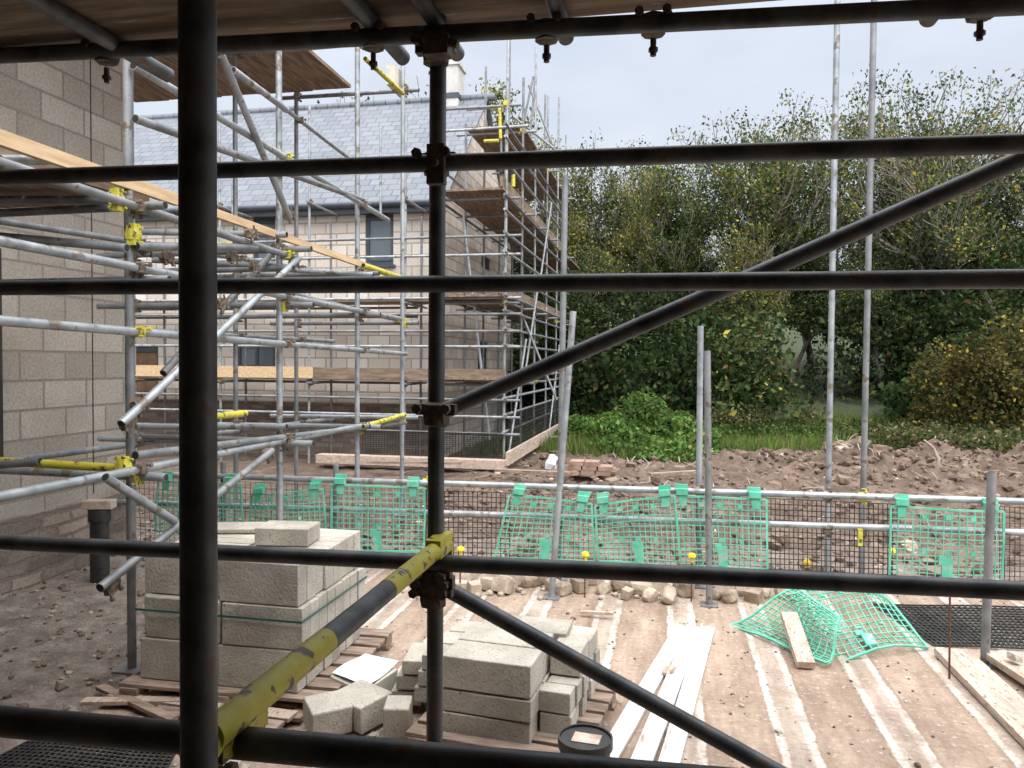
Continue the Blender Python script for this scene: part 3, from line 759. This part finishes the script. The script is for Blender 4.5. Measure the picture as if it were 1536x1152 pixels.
def nety(Y, a, b_, c, d, nx_, ny_, sag=0.03, t=.004): grid_net(E, on_y(*a, Y), on_y(*b_, Y), on_y(*c, Y), on_y(*d, Y), nx_, ny_, t, 'blackpl', sag)
nety(6.08, (640, 735), (765, 740), (765, 838), (640, 836), 18, 13, .03, .0055)
nety(6.1, (765, 740), (1150, 752), (1150, 858), (765, 840), 50, 13, .03, .003)
nety(6.06, (1150, 748), (1345, 756), (1345, 870), (1150, 862), 28, 14, .02, .0055)
nety(6.1, (1500, 760), (1700, 770), (1700, 880), (1500, 872), 26, 14)
nety(6.1, (200, 715), (640, 735), (640, 836), (200, 812), 55, 11, .03, .003)
E.build('black_debris_netting')

# green mesh brick guards
def guard(TL, TR, BR, BL, nx_=15, ny_=12, bend=0.02, tabs=True, t=.0058):
    b2 = MB()
    TL, TR, BR, BL = map(Vector, (TL, TR, BR, BL))
    nrm = (TR - TL).cross(BL - TL).normalized()
    grid_net(b2, TL, TR, BR, BL, nx_, ny_, t, 'green', bend)
    def bil(s, t_):
        q = TL * (1 - s) * (1 - t_) + TR * s * (1 - t_) + BR * s * t_ + BL * (1 - s) * t_
        return q + nrm * bend * (noise.noise(q * 2.2) + .6 * math.sin(s * 5 + TL.x))
    K = 6
    for (s0, t0, s1, t1) in ((0, 0, 1, 0), (1, 0, 1, 1), (0, 1, 1, 1), (0, 0, 0, 1)):
        for k in range(K):
            a_, c_ = k / K, (k + 1) / K
            b2.beam(bil(s0 + (s1 - s0) * a_, t0 + (t1 - t0) * a_), bil(s0 + (s1 - s0) * c_, t0 + (t1 - t0) * c_), .014, .012, 'green', up=nrm)
    ex = (TR - TL).normalized(); ey = (BL - TL).normalized(); R = Matrix((ex, nrm, -ey)).transposed()
    if tabs:
        for s in (.1, .88):
            q = bil(s, -.01)
            b2.box(q - ey * .03, (.085, .05, .045), 'green', R); b2.box(q + ey * .03 - nrm * .0, (.055, .02, .09), 'green', R)
            b2.box(q - ey * .065 + nrm * .02, (.095, .015, .035), 'green', R)
        for s in (.3, .5, .72):
            b2.box(bil(s, .12), (.035, .012, .03), 'green', R); b2.box(bil(s, .62), (.03, .012, .025), 'green', R)
        b2.box(bil(.5, .84), (.07, .016, .15), 'green', R); b2.box(bil(.46, .72), (.05, .02, .06), 'green', R)
    b2.build('green_mesh_brick_guard')
for q in (((236, 722), (360, 726), (363, 802), (232, 797)), ((378, 742), (482, 735), (490, 812), (370, 808)), ((497, 727), (636, 733), (636, 828), (499, 824)),
          ((765, 742), (888, 756), (892, 842), (743, 836)), ((893, 758), (1012, 744), (1022, 850), (898, 842)), ((1010, 744), (1150, 750), (1150, 852), (1022, 850)), ((1337, 760), (1507, 768), (1505, 872), (1335, 867))):
    guard(*[on_y(u, v, 5.88 + random.uniform(-.01, .01)) for u, v in q], bend=.035)
guard(on_z(1188, 886, .14), on_z(1318, 893, .10), on_z(1392, 968, .03), on_z(1232, 990, .02), bend=.06, t=.006)
guard(on_z(1092, 930, .03), on_z(1200, 890, .20), on_z(1262, 935, .16), on_z(1240, 992, .05), bend=.07, tabs=False, t=.006)
b2 = MB()
for k in range(8):
    b2.beam(on_z(1178 + k * 7, 893 + k * 6, .20), on_z(1205 + k * 8, 888 + k * 7, .25), .03, .004, 'green')
b2.build('green_mesh_offcut')
b2 = MB(); grid_net(b2, on_z(1310, 905, .015), on_z(1620, 915, .015), on_z(1660, 980, .015), on_z(1400, 966, .015), 34, 15, .010, 'blackpl', .01); b2.build('black_mesh_mat')
b2 = MB(); grid_net(b2, on_z(40, 1112, .03), on_z(262, 1132, .03), on_z(220, 1210, .03), on_z(-90, 1185, .03), 26, 14, .009, 'blackpl', .015); b2.build('black_mesh_mat')

# ------------------------------------------------------------------ block stacks and pallets
def pallet(cx, cy, w_, d_, rot, mat='palletwood'):
    b2 = MB(); R = Matrix.Rotation(rot, 3, 'Z'); O = Vector((cx, cy, 0))
    for i in range(7):
        b2.box(O + R @ Vector((0, -d_ / 2 + (i + .5) * d_ / 7, .09)), (w_, d_ / 7 * .75, .02), mat, R)
    for i in range(3):
        for j in range(3):
            b2.box(O + R @ Vector((-w_ / 2 + .06 + i * (w_ / 2 - .06), -d_ / 2 + .06 + j * (d_ / 2 - .06), .05)), (.1, .1, .06), mat, R)
        b2.box(O + R @ Vector((0, -d_ / 2 + .06 + i * (d_ / 2 - .06), .01)), (w_, .1, .018), mat, R)
    b2.build('wooden_pallet', bevel=.003)
pallet(-2.18, 3.92, 1.12, 1.05, .03)
pallet(-.68, 3.58, .8, .85, -.12)
def blk(b2, c, size, rot=0, mat=None):
    R = Matrix.Rotation(rot + random.uniform(-.02, .02), 3, 'Z')
    b2.box(c, [s - .005 for s in size], mat or random.choice(['block', 'block', 'blockend']), R)
b2 = MB()
X0, Y0 = -2.66, 3.47
for c in range(3):
    for i in range(2):
        for j in range(8):
            if c == 2 and i == 0 and j > 6: continue
            off = (.0 if c != 1 else .02) + random.uniform(-.008, .008)
            z = .1 + c * .215 + .1075
            blk(b2, (X0 + .22 + i * .445 + off, Y0 + .05 + j * .101 + random.uniform(-.004, .004) + (.05 if c == 2 and i == 0 else 0), z), (.44, .1, .215))
q = on_z(432, 812, .75)
blk(b2, (q.x, q.y, .745 + .0505), (.30, .215, .1), .12)
blk(b2, (-2.42, 4.12, .76), (.44, .215, .03), .3)
b2.build('concrete_block_stack', bevel=.005)
b3 = MB(); zs = .1 + .215 + .15
for (p, q) in (((X0 - .012, Y0 - .014), (X0 + .9 + .015, Y0 - .014)), ((X0 + .915, Y0 - .014), (X0 + .915, Y0 + .82))):
    b3.beam((p[0], p[1], zs), (q[0], q[1], zs), .003, .012, 'strap')
b3.build('packing_strap')

b2 = MB(); RT = -.1
def nb(x, y, z, s, r=0):
    R = Matrix.Rotation(RT, 3, 'Z'); v = R @ Vector((x, y, 0)); blk(b2, (-.98 + v.x, 3.26 + v.y, z), s, RT + r)
for c in range(2):
    for j in range(3):
        nb(.21 + random.uniform(-.01, .01), .11 + j * .218, .09 + .05 + c * .101, (.42, .215, .1))
    for j in range(6):
        nb(.50 + random.uniform(-.015, .015), .18 + j * .102, .09 + .05 + c * .101, (.15, .1, .1))
for j in range(2):
    nb(.20 + random.uniform(-.01, .01), .11 + j * .222, .294 + .075, (.42, .215, .148), .02)
nb(.24, .56, .294 + .07, (.44, .215, .14), .06); nb(.50, .40, .294 + .06, (.15, .2, .12)); nb(.50, .62, .294 + .05, (.15, .2, .1))
for c in range(3):
    for j in range(3):
        nb(-.14 + .02 * c, .34 + j * .18, .09 + .04 + c * .081, (.22, .17, .08), .1)
    nb(-.33 + .03 * c, .42, .04 + .04 + c * .08, (.16, .26, .075), .2)
b2.build('concrete_block_stack', bevel=.005)
for (u, v, w_, h_, d__, r_) in ((480, 1104, .19, .13, .18, .7), (532, 1090, .24, .13, .2, -.5), (588, 1112, .12, .15, .13, .2)):
    b2 = MB(); p = on_z(u, v, .02); b2.box((p.x, p.y + .08, .02 + h_ / 2), (w_, d__, h_), 'block', Matrix.Rotation(r_, 3, 'Z') @ Matrix.Rotation(.08, 3, 'X')); b2.build('concrete_block', bevel=.008)
b2 = MB()
for (u1, v1, u2, v2, w_) in ((170, 1040, 440, 1075, .09), (125, 1052, 300, 1050, .06), (230, 1065, 420, 1090, .08), (345, 1045, 450, 1056, .07), (440, 1080, 500, 1010, .07), (470, 1040, 560, 965, .07), (660, 1105, 790, 1140, .08), (820, 1120, 890, 1050, .08), (500, 1050, 440, 1040, .05), (870, 918, 920, 920, .03), (150, 1030, 260, 1080, .05), (500, 985, 570, 950, .05)):
    b2.beam(on_z(u1, v1, .03), on_z(u2, v2, .045), w_, .02, random.choice(['palletwood', 'pinkboard']))
b2.build('broken_timber', bevel=.002)
b2 = MB(); c = [on_z(495, 1012, .12), on_z(545, 982, .14), on_z(597, 1002, .14), on_z(545, 1036, .12)]
lo = [Vector((v.x * 1.0, v.y, .02)) for v in c]
b2.add([v - Vector((0, 0, .006)) for v in c] + lo, [[0, 3, 2, 1], [4, 5, 6, 7], [0, 1, 5, 4], [1, 2, 6, 5], [2, 3, 7, 6], [3, 0, 4, 7]], 'insul'); b2.build('foam_insulation_offcut', bevel=.004)
b2 = MB(); c = [on_z(498, 1010, .125), on_z(548, 979, .148), on_z(598, 994, .15), on_z(549, 1033, .126)]
vs = []; fs = []
for j in range(7):
    for i in range(7):
        s_, t_ = i / 6, j / 6
        p = c[0] * (1 - s_) * (1 - t_) + c[1] * s_ * (1 - t_) + c[2] * s_ * t_ + c[3] * (1 - s_) * t_
        vs.append(p + Vector((0, 0, .008 * math.sin(s_ * 5 + t_ * 2) + .004)))
for j in range(6):
    for i in range(6): fs.append([j * 7 + i, j * 7 + i + 1, (j + 1) * 7 + i + 1, (j + 1) * 7 + i])
b2.add(vs, fs, 'paper', True); b2.build('paper_sheet')
b2 = MB(); p = on_z(878, 1110, .24)
b2.tube((p.x, p.y, 0), (p.x, p.y, .225), .090, 'blackpl', 32, .102); b2.tube((p.x, p.y, .215), (p.x, p.y, .24), .110, 'blackpl', 32); b2.tube((p.x, p.y, .2401), (p.x, p.y, .246), .104, 'blackpl', 32, .1)
for k in range(32):
    t0, t1 = 2 * math.pi * k / 32, 2 * math.pi * (k + 1) / 32
    b2.beam((p.x + .106 * math.cos(t0), p.y + .106 * math.sin(t0), .247), (p.x + .106 * math.cos(t1), p.y + .106 * math.sin(t1), .247), .008, .016, 'blackpl')
b2.box((p.x + .005, p.y, .248), (.11, .08, .002), 'label', Matrix.Rotation(-.1, 3, 'Z')); b2.build('black_bucket')
b2 = MB()
for k, (u0, u1, z) in enumerate(((1025, 868, .012), (1043, 935, .02), (1062, 985, .012))):
    a_ = on_z(u0, 942, z); c_ = on_z(u1 - 0, 1215, z)
    b2.beam(a_, c_, .085, .02, 'white')
    sd_ = (c_ - a_).normalized().cross(Vector((0, 0, 1)))
    b2.beam(a_ + sd_ * .04 + Vector((0, 0, .012)), c_ + sd_ * .04 + Vector((0, 0, .012)), .008, .03, 'white')
    b2.beam(a_ - sd_ * .0 + Vector((0, 0, .012)), c_ - sd_ * .0 + Vector((0, 0, .012)), .006, .012, 'white')
b2.rock(on_z(1003, 1005, .045), (.03, .05, .015), 'pinkboard', 1, .2)
b2.build('white_fascia_boards', bevel=.002)
b2 = MB(); a_ = on_z(1183, 922, .17); c_ = on_z(1209, 998, .03); b2.beam(a_, c_, .1, .045, 'pinkboard'); b2.build('timber_plank', bevel=.003)
b2 = MB()
for (u1, v1, u2, v2, w_, z) in ((1428, 978, 1640, 1185, .2, .03), (1500, 982, 1700, 1110, .2, .06)):
    b2.beam(on_z(u1, v1, z), on_z(u2, v2, z), w_, .04, 'pinkboard')
b2.rock(on_z(1522, 985, .12), (.05, .035, .03), 'block', 1, .2); b2.build('timber_boards', bevel=.003)
for (u, v, vf, cap) in ((691, 824, 890, 1), (878, 832, 896, 1), (1038, 834, 902, 1), (1210, 843, 885, 1), (1338, 827, 880, 1), (1425, 872, 1018, 0)):
    b2 = MB(); f = on_z(u - 1, vf, 0); t = on_y(u, v, f.y)
    b2.tube(f, t, .006, 'rust', 8)
    if cap:
        b2.tube(t - Vector((0, 0, .045)), t, .012, 'capyel', 12); b2.tube(t - Vector((0, 0, .005)), t + Vector((0, 0, .012)), .032, 'capyel', 16, .028); b2.tube(t + Vector((0, 0, .012)), t + Vector((0, 0, .022)), .028, 'capyel', 16, .014)
    b2.build('rebar_pin')
b2 = MB(); p = on_z(888, 716, -.02)
for c in range(3):
    for i in range(3 - (c == 2)):
        for j in range(3):
            b2.box((p.x - .3 + i * .235 + c * .03, p.y + j * .11, .02 + c * .07 + .03), (.215, .102, .065), 'brickred', Matrix.Rotation(random.uniform(-.1, .1), 3, 'Z'))
for k in range(4): b2.box((p.x + random.uniform(-.7, .9), p.y + random.uniform(-.5, .6), .05), (.215, .102, .065), 'brickred', Matrix.Rotation(random.uniform(0, 3), 3, 'Z'))
b2.build('brick_pile')
b2 = MB(); p = on_z(828, 702, 0); b2.rock((p.x, p.y, .08), (.09, .1, .12), 'bagwhite', 2, .4); b2.build('white_rubble_bag')
b2 = MB()
for (u, v, L, r_) in ((850, 660, 1.1, .2), (800, 712, 1.2, -.2), (1010, 718, .7, .4), (620, 700, 1.6, .05)):
    p = on_z(u, v, 0); b2.beam((p.x - L / 2, p.y, .05), (p.x + L / 2, p.y + L * r_, .08), .12, .04, 'palletwood')
b2.build('discarded_planks')

# root stump on the heap and dead branch
b2 = MB(); p = on_z(1290, 700, 0); p = Vector((p.x, p.y, gz(p.x, p.y) + .20))
b2.rock(p, (.30, .22, .22), 'clod', 2, .35); b2.rock(p + Vector((.3, .1, -.02)), (.25, .2, .18), 'clod', 2, .4); b2.rock(p + Vector((-.25, .05, -.05)), (.2, .2, .15), 'root', 2, .4)
for k in range(40):
    a_ = random.uniform(0, 6.28); dz = random.uniform(-.3, .4); q = p + Vector((math.cos(a_) * .22, math.sin(a_) * .18, dz * .35)); r0 = .02
    d = Vector((math.cos(a_), math.sin(a_), dz)).normalized()
    for s_ in range(4):
        q2 = q + d * random.uniform(.05, .11); b2.tube(q, q2, r0, 'root', 6, r0 * .65); r0 *= .65; q = q2
        d = (d + Vector((random.uniform(-.7, .7), random.uniform(-.7, .7), random.uniform(-.6, .4)))).normalized()
b2.build('tree_root_stump')
b2 = MB(); f = on_z(1408, 700, .2); Yf = f.y
pts = [on_y(u, v, Yf) for u, v in ((1405, 705), (1408, 690), (1400, 672), (1386, 660))]
for i in range(3): b2.tube(pts[i], pts[i + 1], .035 - .007 * i, 'root', 8, .03 - .008 * i)
b2.build('dead_branch')

# ------------------------------------------------------------------ vegetation
def leaf_obj(name, Cn, size, cols, parent=None, aspect=.62, mat='leaf'):
    n = len(Cn)
    a = rng.normal(size=(n, 3)); a /= np.linalg.norm(a, axis=1)[:, None]
    b_ = rng.normal(size=(n, 3)); b_ -= (b_ * a).sum(1)[:, None] * a; b_ /= np.linalg.norm(b_, axis=1)[:, None]
    s = np.broadcast_to(np.asarray(size), (n,))[:, None]
    V = np.empty((n, 4, 3)); V[:, 0] = Cn - a * s * .5; V[:, 1] = Cn + b_ * s * aspect * .5 - a * s * .08; V[:, 2] = Cn + a * s * .5; V[:, 3] = Cn - b_ * s * aspect * .5 - a * s * .08
    me = bpy.data.meshes.new(name)
    me.vertices.add(4 * n); me.vertices.foreach_set('co', V.reshape(-1).astype(np.float32))
    me.loops.add(4 * n); me.loops.foreach_set('vertex_index', np.arange(4 * n, dtype=np.int32))
    me.polygons.add(n); me.polygons.foreach_set('loop_start', np.arange(0, 4 * n, 4, dtype=np.int32)); me.polygons.foreach_set('loop_total', np.full(n, 4, dtype=np.int32))
    me.update(calc_edges=True)
    ca = me.color_attributes.new('Col', 'FLOAT_COLOR', 'POINT')
    cc = np.ones((n, 4, 4), dtype=np.float32); cc[:, :, :3] = cols[:, None, :]
    ca.data.foreach_set('color', cc.reshape(-1))
    me.materials.append(M[mat])
    ob = bpy.data.objects.new(name, me); S.collection.objects.link(ob)
    if parent is not None: ob.parent = parent
    return ob
PAL_T = np.array([(0.036, 0.06, 0.024), (0.066, 0.098, 0.038), (0.11, 0.142, 0.052), (0.165, 0.18, 0.06), (0.34, 0.28, 0.055), (0.2, 0.135, 0.055)])
PAL = PAL_T.copy()
def leafcols(n, w_, clump=None, var=.35):
    idx = rng.choice(len(PAL), size=n, p=np.array(w_) / sum(w_))
    c = PAL[idx] * rng.uniform(1 - var, 1 + var, size=(n, 1))
    if clump is not None: c *= clump[:, None]
    return c

def tree_data(seed, H=12, spread=1.0, leaves=16000, lw=None, sig=.30, ivy=0, trunk=.19, lsize=.15, start=.28, gap=.35):
    rd = random.Random(seed)
    segs = []; tips = []
    def br(p, d, L, r, lev):
        n = 3; q = p
        for i in range(n):
            d = (d + Vector((rd.uniform(-.22, .22), rd.uniform(-.22, .22), rd.uniform(-.05, .12)))).normalized()
            q2 = q + d * L / n; segs.append((q, q2, r * (1 - .3 * i / n), r * (1 - .3 * (i + 1) / n), lev)); q = q2
            if lev >= 3: tips.append((q.copy(), lev))
            if lev in (1, 2, 3) and i < 2 and rd.random() < .75:
                a_ = rd.uniform(0, 6.28); o = Vector((math.cos(a_), math.sin(a_), rd.uniform(-.2, .5)))
                br(q, (d * .5 + o * .8).normalized(), L * rd.uniform(.4, .6), r * .45, lev + 1)
        if lev < 5:
            k = 2 if lev else 4
            if lev == 0: k = rd.choice([3, 4])
            a0 = rd.uniform(0, 6.28)
            for i in range(k):
                a_ = a0 + i * 6.28 / k + rd.uniform(-.5, .5); sp_ = rd.uniform(.35, .75) * spread
                o = Vector((math.cos(a_), math.sin(a_), 0)) * sp_
                dd = (d + o + Vector((0, 0, .15))).normalized()
                br(q, dd, L * rd.uniform(.62, .86) if lev else L * rd.uniform(.55, .75), r * .62, lev + 1)
    br(Vector((0, 0, -.3)), Vector((rd.uniform(-.08, .08), rd.uniform(-.08, .08), 1)).normalized(), H * start, trunk, 0)
    tp = np.array([t[0][:] for t in tips])
    sc = H / tp[:, 2].max()
    segs = [(a * sc, b_ * sc, r0, r1, l) for a, b_, r0, r1, l in segs]; tp = tp * sc
    return segs, tp
protos = []
def make_proto(seed, **kw):
    leaves = kw.get('leaves', 16000); lw = kw.get('lw', (1, 2, 2, 1.4, .5, .15)); sig = kw.get('sig', .3); ivy = kw.get('ivy', 0); gap = kw.get('gap', .35)
    segs, tp = tree_data(seed, **kw)
    b2 = MB()
    for a, b_, r0, r1, l in segs:
        b2.tube(a, b_, max(r0, .015), 'bark', 6 if l < 2 else 3, max(r1, .013))
    me = bpy.data.meshes.new('trunk_and_limbs'); me.from_pydata([tuple(v) for v in b2.v], [], b2.f); me.materials.append(M['bark'])
    cell = np.floor(tp / 1.3).astype(int); key = (cell[:, 0] * 73856093) ^ (cell[:, 1] * 19349663) ^ (cell[:, 2] * 83492791)
    uk, inv = np.unique(key, return_inverse=True)
    cd_ = rng.random(len(uk)); cdens = np.where(cd_ < gap, .06, .4 + cd_); cb_ = rng.uniform(.5, 1.5, len(uk))
    clm = cb_[inv] * rng.uniform(.85, 1.15, size=len(tp)); dens = cdens[inv] * (rng.random(len(tp)) ** 1.5 + .05); dens /= dens.sum()
    k = rng.choice(len(tp), size=leaves, p=dens)
    Cn = tp[k] + rng.normal(size=(leaves, 3)) * sig * np.array([1, 1, .7])
    cols = leafcols(leaves, lw, clm[k])
    if ivy:
        ss = [s for s in segs if s[4] <= 2 and s[0].z < kw.get('H', 12) * .75]
        ki = rng.integers(0, len(ss), ivy); t = rng.random(ivy)
        A = np.array([s[0][:] for s in ss])[ki]; Bq = np.array([s[1][:] for s in ss])[ki]
        Ci = A + (Bq - A) * t[:, None] + rng.normal(size=(ivy, 3)) * .26
        Cn = np.vstack([Cn, Ci]); cols = np.vstack([cols, leafcols(ivy, (3, 1, .2, 0, 0, 0)) * .8])
    lo = leaf_obj('crown_leaves', Cn, rng.uniform(.6, 1.3, len(Cn)) * kw.get('lsize', .165), cols)
    lm = lo.data; bpy.data.objects.remove(lo)
    protos.append((me, lm))
make_proto(11, H=12, leaves=6500, ivy=2500, spread=1.0, sig=.25, gap=.4)
make_proto(23, H=12, leaves=9000, spread=.9, lw=(.8, 1.8, 2.4, 1.8, .8, .3), sig=.26, gap=.33)
make_proto(35, H=12, leaves=10500, spread=.8, ivy=5000, lw=(2, 2.5, 1.6, .7, .2, .05), sig=.3, gap=.22)
make_proto(47, H=12, leaves=3000, spread=1.1, ivy=2200, lw=(1, 2, 2, 1.5, 1.0, .4), sig=.22, gap=.48)
make_proto(59, H=12, leaves=15000, spread=1.1, lw=(2.6, 2.5, 1.4, .5, .25, .15), sig=.36, start=.2, lsize=.19, gap=.2)
make_proto(71, H=12, leaves=8000, spread=.75, lw=(.4, 1.2, 2.2, 2.4, 2.2, .4), sig=.26, gap=.33)
def tree(name, proto, x, y, h, rot, sx_=1.0, z=None):
    e = empty(name); e.location = (x, y, gz(x, y) if z is None else z); e.rotation_euler = (0, 0, rot); s = h / 12; e.scale = (s * sx_, s * sx_, s)
    for me, nm in zip(protos[proto], ('trunk_and_limbs', 'crown_leaves')):
        o = bpy.data.objects.new(nm, me); S.collection.objects.link(o); o.parent = e
def tree_at(name, proto, u, vtop, Y, rot=None, sx_=1.0):
    t = on_y(u, vtop, Y); z = gz(t.x, Y); tree(name, proto, t.x, Y, t.z - z, random.uniform(0, 6.28) if rot is None else rot, sx_, z)
for (pr, u, v, Y, sx_) in ((5, 862, 215, 29, .8), (1, 905, 225, 32, 1.0), (5, 945, 235, 28, .9), (1, 1000, 235, 31, 1), (2, 1045, 210, 30, .9), (0, 1105, 190, 28, .95), (1, 1165, 148, 28, .95), (2, 1225, 150, 31, .8),
                          (2, 1300, 125, 29, .75), (0, 1345, 115, 29, .95), (2, 1392, 140, 31, .75), (3, 1455, 180, 27, 1.0), (2, 1480, 190, 31, .8), (3, 1525, 135, 28, 1.0), (1, 1590, 170, 31, 1), (3, 1680, 190, 31, 1), (4, 1750, 230, 34, 1),
                          (4, 1010, 345, 27, 1.1), (4, 1190, 350, 28, 1.2), (2, 1290, 300, 27, 1.1), (4, 900, 365, 28, 1.1), (2, 1400, 320, 26, 1.0), (4, 1480, 340, 30, 1.3), (5, 1100, 335, 26, 1.0), (4, 1330, 385, 25.5, 1.1), (2, 960, 310, 27, 1), (4, 1110, 310, 33, 1.3), (4, 1420, 300, 34, 1.3), (4, 970, 310, 34, 1.3),
                          (1, 705, 128, 26, .9), (5, 745, 150, 28, .9), (0, 790, 235, 32, 1), (1, 625, 130, 30, 1), (2, 815, 300, 30, 1), (4, 850, 370, 27, 1), (0, 480, 200, 34, 1)):
    tree_at('woodland_tree' if pr in (2, 4) else 'ash_tree', pr, u, v, Y, sx_=sx_)

Cn = []; cl = []; sz = []
def mound(x, y, rx, ry, h, n, w_, bright=1.0, ls=.13, z0=None):
    d = rng.normal(size=(n, 3)); d /= np.linalg.norm(d, axis=1)[:, None]; d[:, 2] = abs(d[:, 2])
    r_ = rng.uniform(.55, 1.0, n) ** .6 + .12 * np.sin(d[:, 0] * 7 + x) * np.cos(d[:, 1] * 6 + y) + .1 * np.sin(d[:, 2] * 9 + x * 3)
    z = gz(x, y) if z0 is None else z0
    c = np.array([x, y, z]) + d * r_[:, None] * np.array([rx, ry, h])
    k = .55 + .6 * (np.sin(c[:, 0] * 2.3 + c[:, 2] * 3.1) * np.cos(c[:, 1] * 2 + c[:, 2] * 1.7) * .5 + .5)
    cols = leafcols(n, w_, k * bright)
    return c, cols, rng.uniform(.6, 1.3, n) * ls
for i in range(95):
    x = random.uniform(-12, 26); y = random.uniform(21, 28)
    h = random.uniform(2.4, 5.4) * (1.0 if y > 23.5 else .6)
    c, co, s_ = mound(x, y, random.uniform(1.2, 2.2), random.uniform(1, 1.8), h, 1500, random.choice([(3, 2, 1, .3, .05, .05), (2, 2, 1.5, .6, .2, .3), (3, 2, .6, .1, 0, .1), (3, 2, .6, .1, 0, .1)]), random.uniform(.5, 1.0), .19)
    Cn.append(c); cl.append(co); sz.append(s_)
leaf_obj('woodland_understorey', np.vstack(Cn), np.concatenate(sz), np.vstack(cl))

def shrub(name, items, ls, w_, bright):
    A = [mound(*it[:6], w_, bright, ls) for it in items]
    leaf_obj(name, np.vstack([a[0] for a in A]), np.concatenate([a[2] for a in A]), np.vstack([a[1] for a in A]))
def gp(u, Y): p = on_y(u, 600, Y); return p.x, Y
its = []
for (u, Y, rx, h, n) in ((885, 17.8, .8, .62, 1500), (930, 17.3, .9, .85, 2200), (970, 16.8, .9, .98, 2600), (1010, 16.4, .8, .80, 1900), (1045, 16.0, .6, .52, 1200), (865, 18.3, .6, .45, 800), (950, 15.8, .8, .40, 1400), (1000, 15.3, .6, .32, 1000), (960, 19, .8, 1.15, 1800), (1080, 16.2, .6, .3, 900), (905, 16.6, .7, .3, 900)):
    x, y = gp(u, Y); its.append((x, y, rx, .8, h, n))
PAL2 = PAL.copy(); PAL[:] = np.array([(0.07, 0.135, 0.035), (0.11, 0.195, 0.05), (0.15, 0.25, 0.07), (0.19, 0.29, 0.09), (0.30, 0.30, 0.09), (0.2, 0.18, 0.05)])
shrub('nettle_bush', its, .12, (2, 3, 2, 1, .3, .1), 1.0)
its = []
for i in range(26):
    x, y = gp(random.uniform(1060, 1300), random.uniform(18, 21)); its.append((x, y, random.uniform(.4, .8), .5, random.uniform(.15, .5), 420))
shrub('bramble_patch', its, .09, (3, 3, 1.5, 1, .5, .5), .6)
PAL[:] = np.array([(0.055, 0.07, 0.03), (0.08, 0.10, 0.04), (0.12, 0.13, 0.055), (0.19, 0.17, 0.08), (0.26, 0.21, 0.1), (0.16, 0.11, 0.06)])
its = []
for i in range(46):
    x, y = gp(random.uniform(1250, 1640), random.uniform(15.4, 19.5)); its.append((x, y, random.uniform(.4, .9), .5, random.uniform(.2, .65), 480))
for i in range(10):
    x, y = gp(random.uniform(1060, 1240), random.uniform(20, 21.5)); its.append((x, y, random.uniform(.5, .9), .5, random.uniform(.4, .9), 480))
shrub('dry_scrub', its, .09, (2, 3, 2, 1.2, .6, .8), .95)
PAL[:] = np.array([(0.06, 0.10, 0.03), (0.09, 0.15, 0.035), (0.12, 0.19, 0.045), (0.17, 0.2, 0.06), (0.24, 0.22, 0.09), (0.18, 0.14, 0.07)])
n = 34000
gx = rng.uniform(-4, 12, n); gy = 15.2 + 6.5 * rng.random(n) ** 1.1 + np.sin(gx * 1.7) * .45 + np.maximum(0, gx - 3.0) * .25
Cg = np.stack([gx, gy, np.array([gz(a, b_) for a, b_ in zip(gx, gy)]) + .06], 1)
hgt = rng.uniform(.08, .30, n); ln = rng.normal(size=(n, 2)) * .4
V = np.empty((n, 3, 3)); tdir = rng.normal(size=(n, 2)); tdir /= np.linalg.norm(tdir, axis=1)[:, None]
V[:, 0] = Cg; V[:, 0, :2] -= tdir * .014; V[:, 0, 2] -= .1; V[:, 1] = Cg; V[:, 1, :2] += tdir * .014; V[:, 1, 2] -= .1
V[:, 2] = Cg; V[:, 2, :2] += ln * hgt[:, None]; V[:, 2, 2] += hgt
me = bpy.data.meshes.new('grass'); me.vertices.add(3 * n); me.vertices.foreach_set('co', V.reshape(-1).astype(np.float32)); me.loops.add(3 * n); me.loops.foreach_set('vertex_index', np.arange(3 * n, dtype=np.int32))
me.polygons.add(n); me.polygons.foreach_set('loop_start', np.arange(0, 3 * n, 3, dtype=np.int32)); me.polygons.foreach_set('loop_total', np.full(n, 3, dtype=np.int32)); me.update(calc_edges=True)
ca = me.color_attributes.new('Col', 'FLOAT_COLOR', 'POINT'); cc = np.ones((n, 3, 4), dtype=np.float32); cc[:, :, :3] = leafcols(n, (1, 3, 3, 1.5, .8, .8))[:, None, :]; ca.data.foreach_set('color', cc.reshape(-1))
me.materials.append(M['leaf']); S.collection.objects.link(bpy.data.objects.new('grass', me))
PAL[:] = np.array([(0.06, 0.068, 0.03), (0.095, 0.098, 0.038), (0.125, 0.115, 0.042), (0.16, 0.13, 0.048), (0.40, 0.33, 0.05), (0.18, 0.115, 0.05)])
its = []
for (u, Y, rx, h, n_) in ((1440, 20, 1.3, 2.6, 4600), (1500, 19.5, 1.5, 3.0, 5800), (1560, 20, 1.6, 3.2, 5000), (1640, 20, 1.6, 3.4, 4500)):
    x, y = gp(u, Y); its.append((x, y, rx, 1.2, h, n_))
shrub('hawthorn_shrub', its, .11, (2, 3, 2, 1.5, .45, .8), .9)
PAL[:] = PAL2

S.view_settings.view_transform = 'Standard'; S.view_settings.look = 'None'; S.view_settings.exposure = 0; S.view_settings.gamma = 1
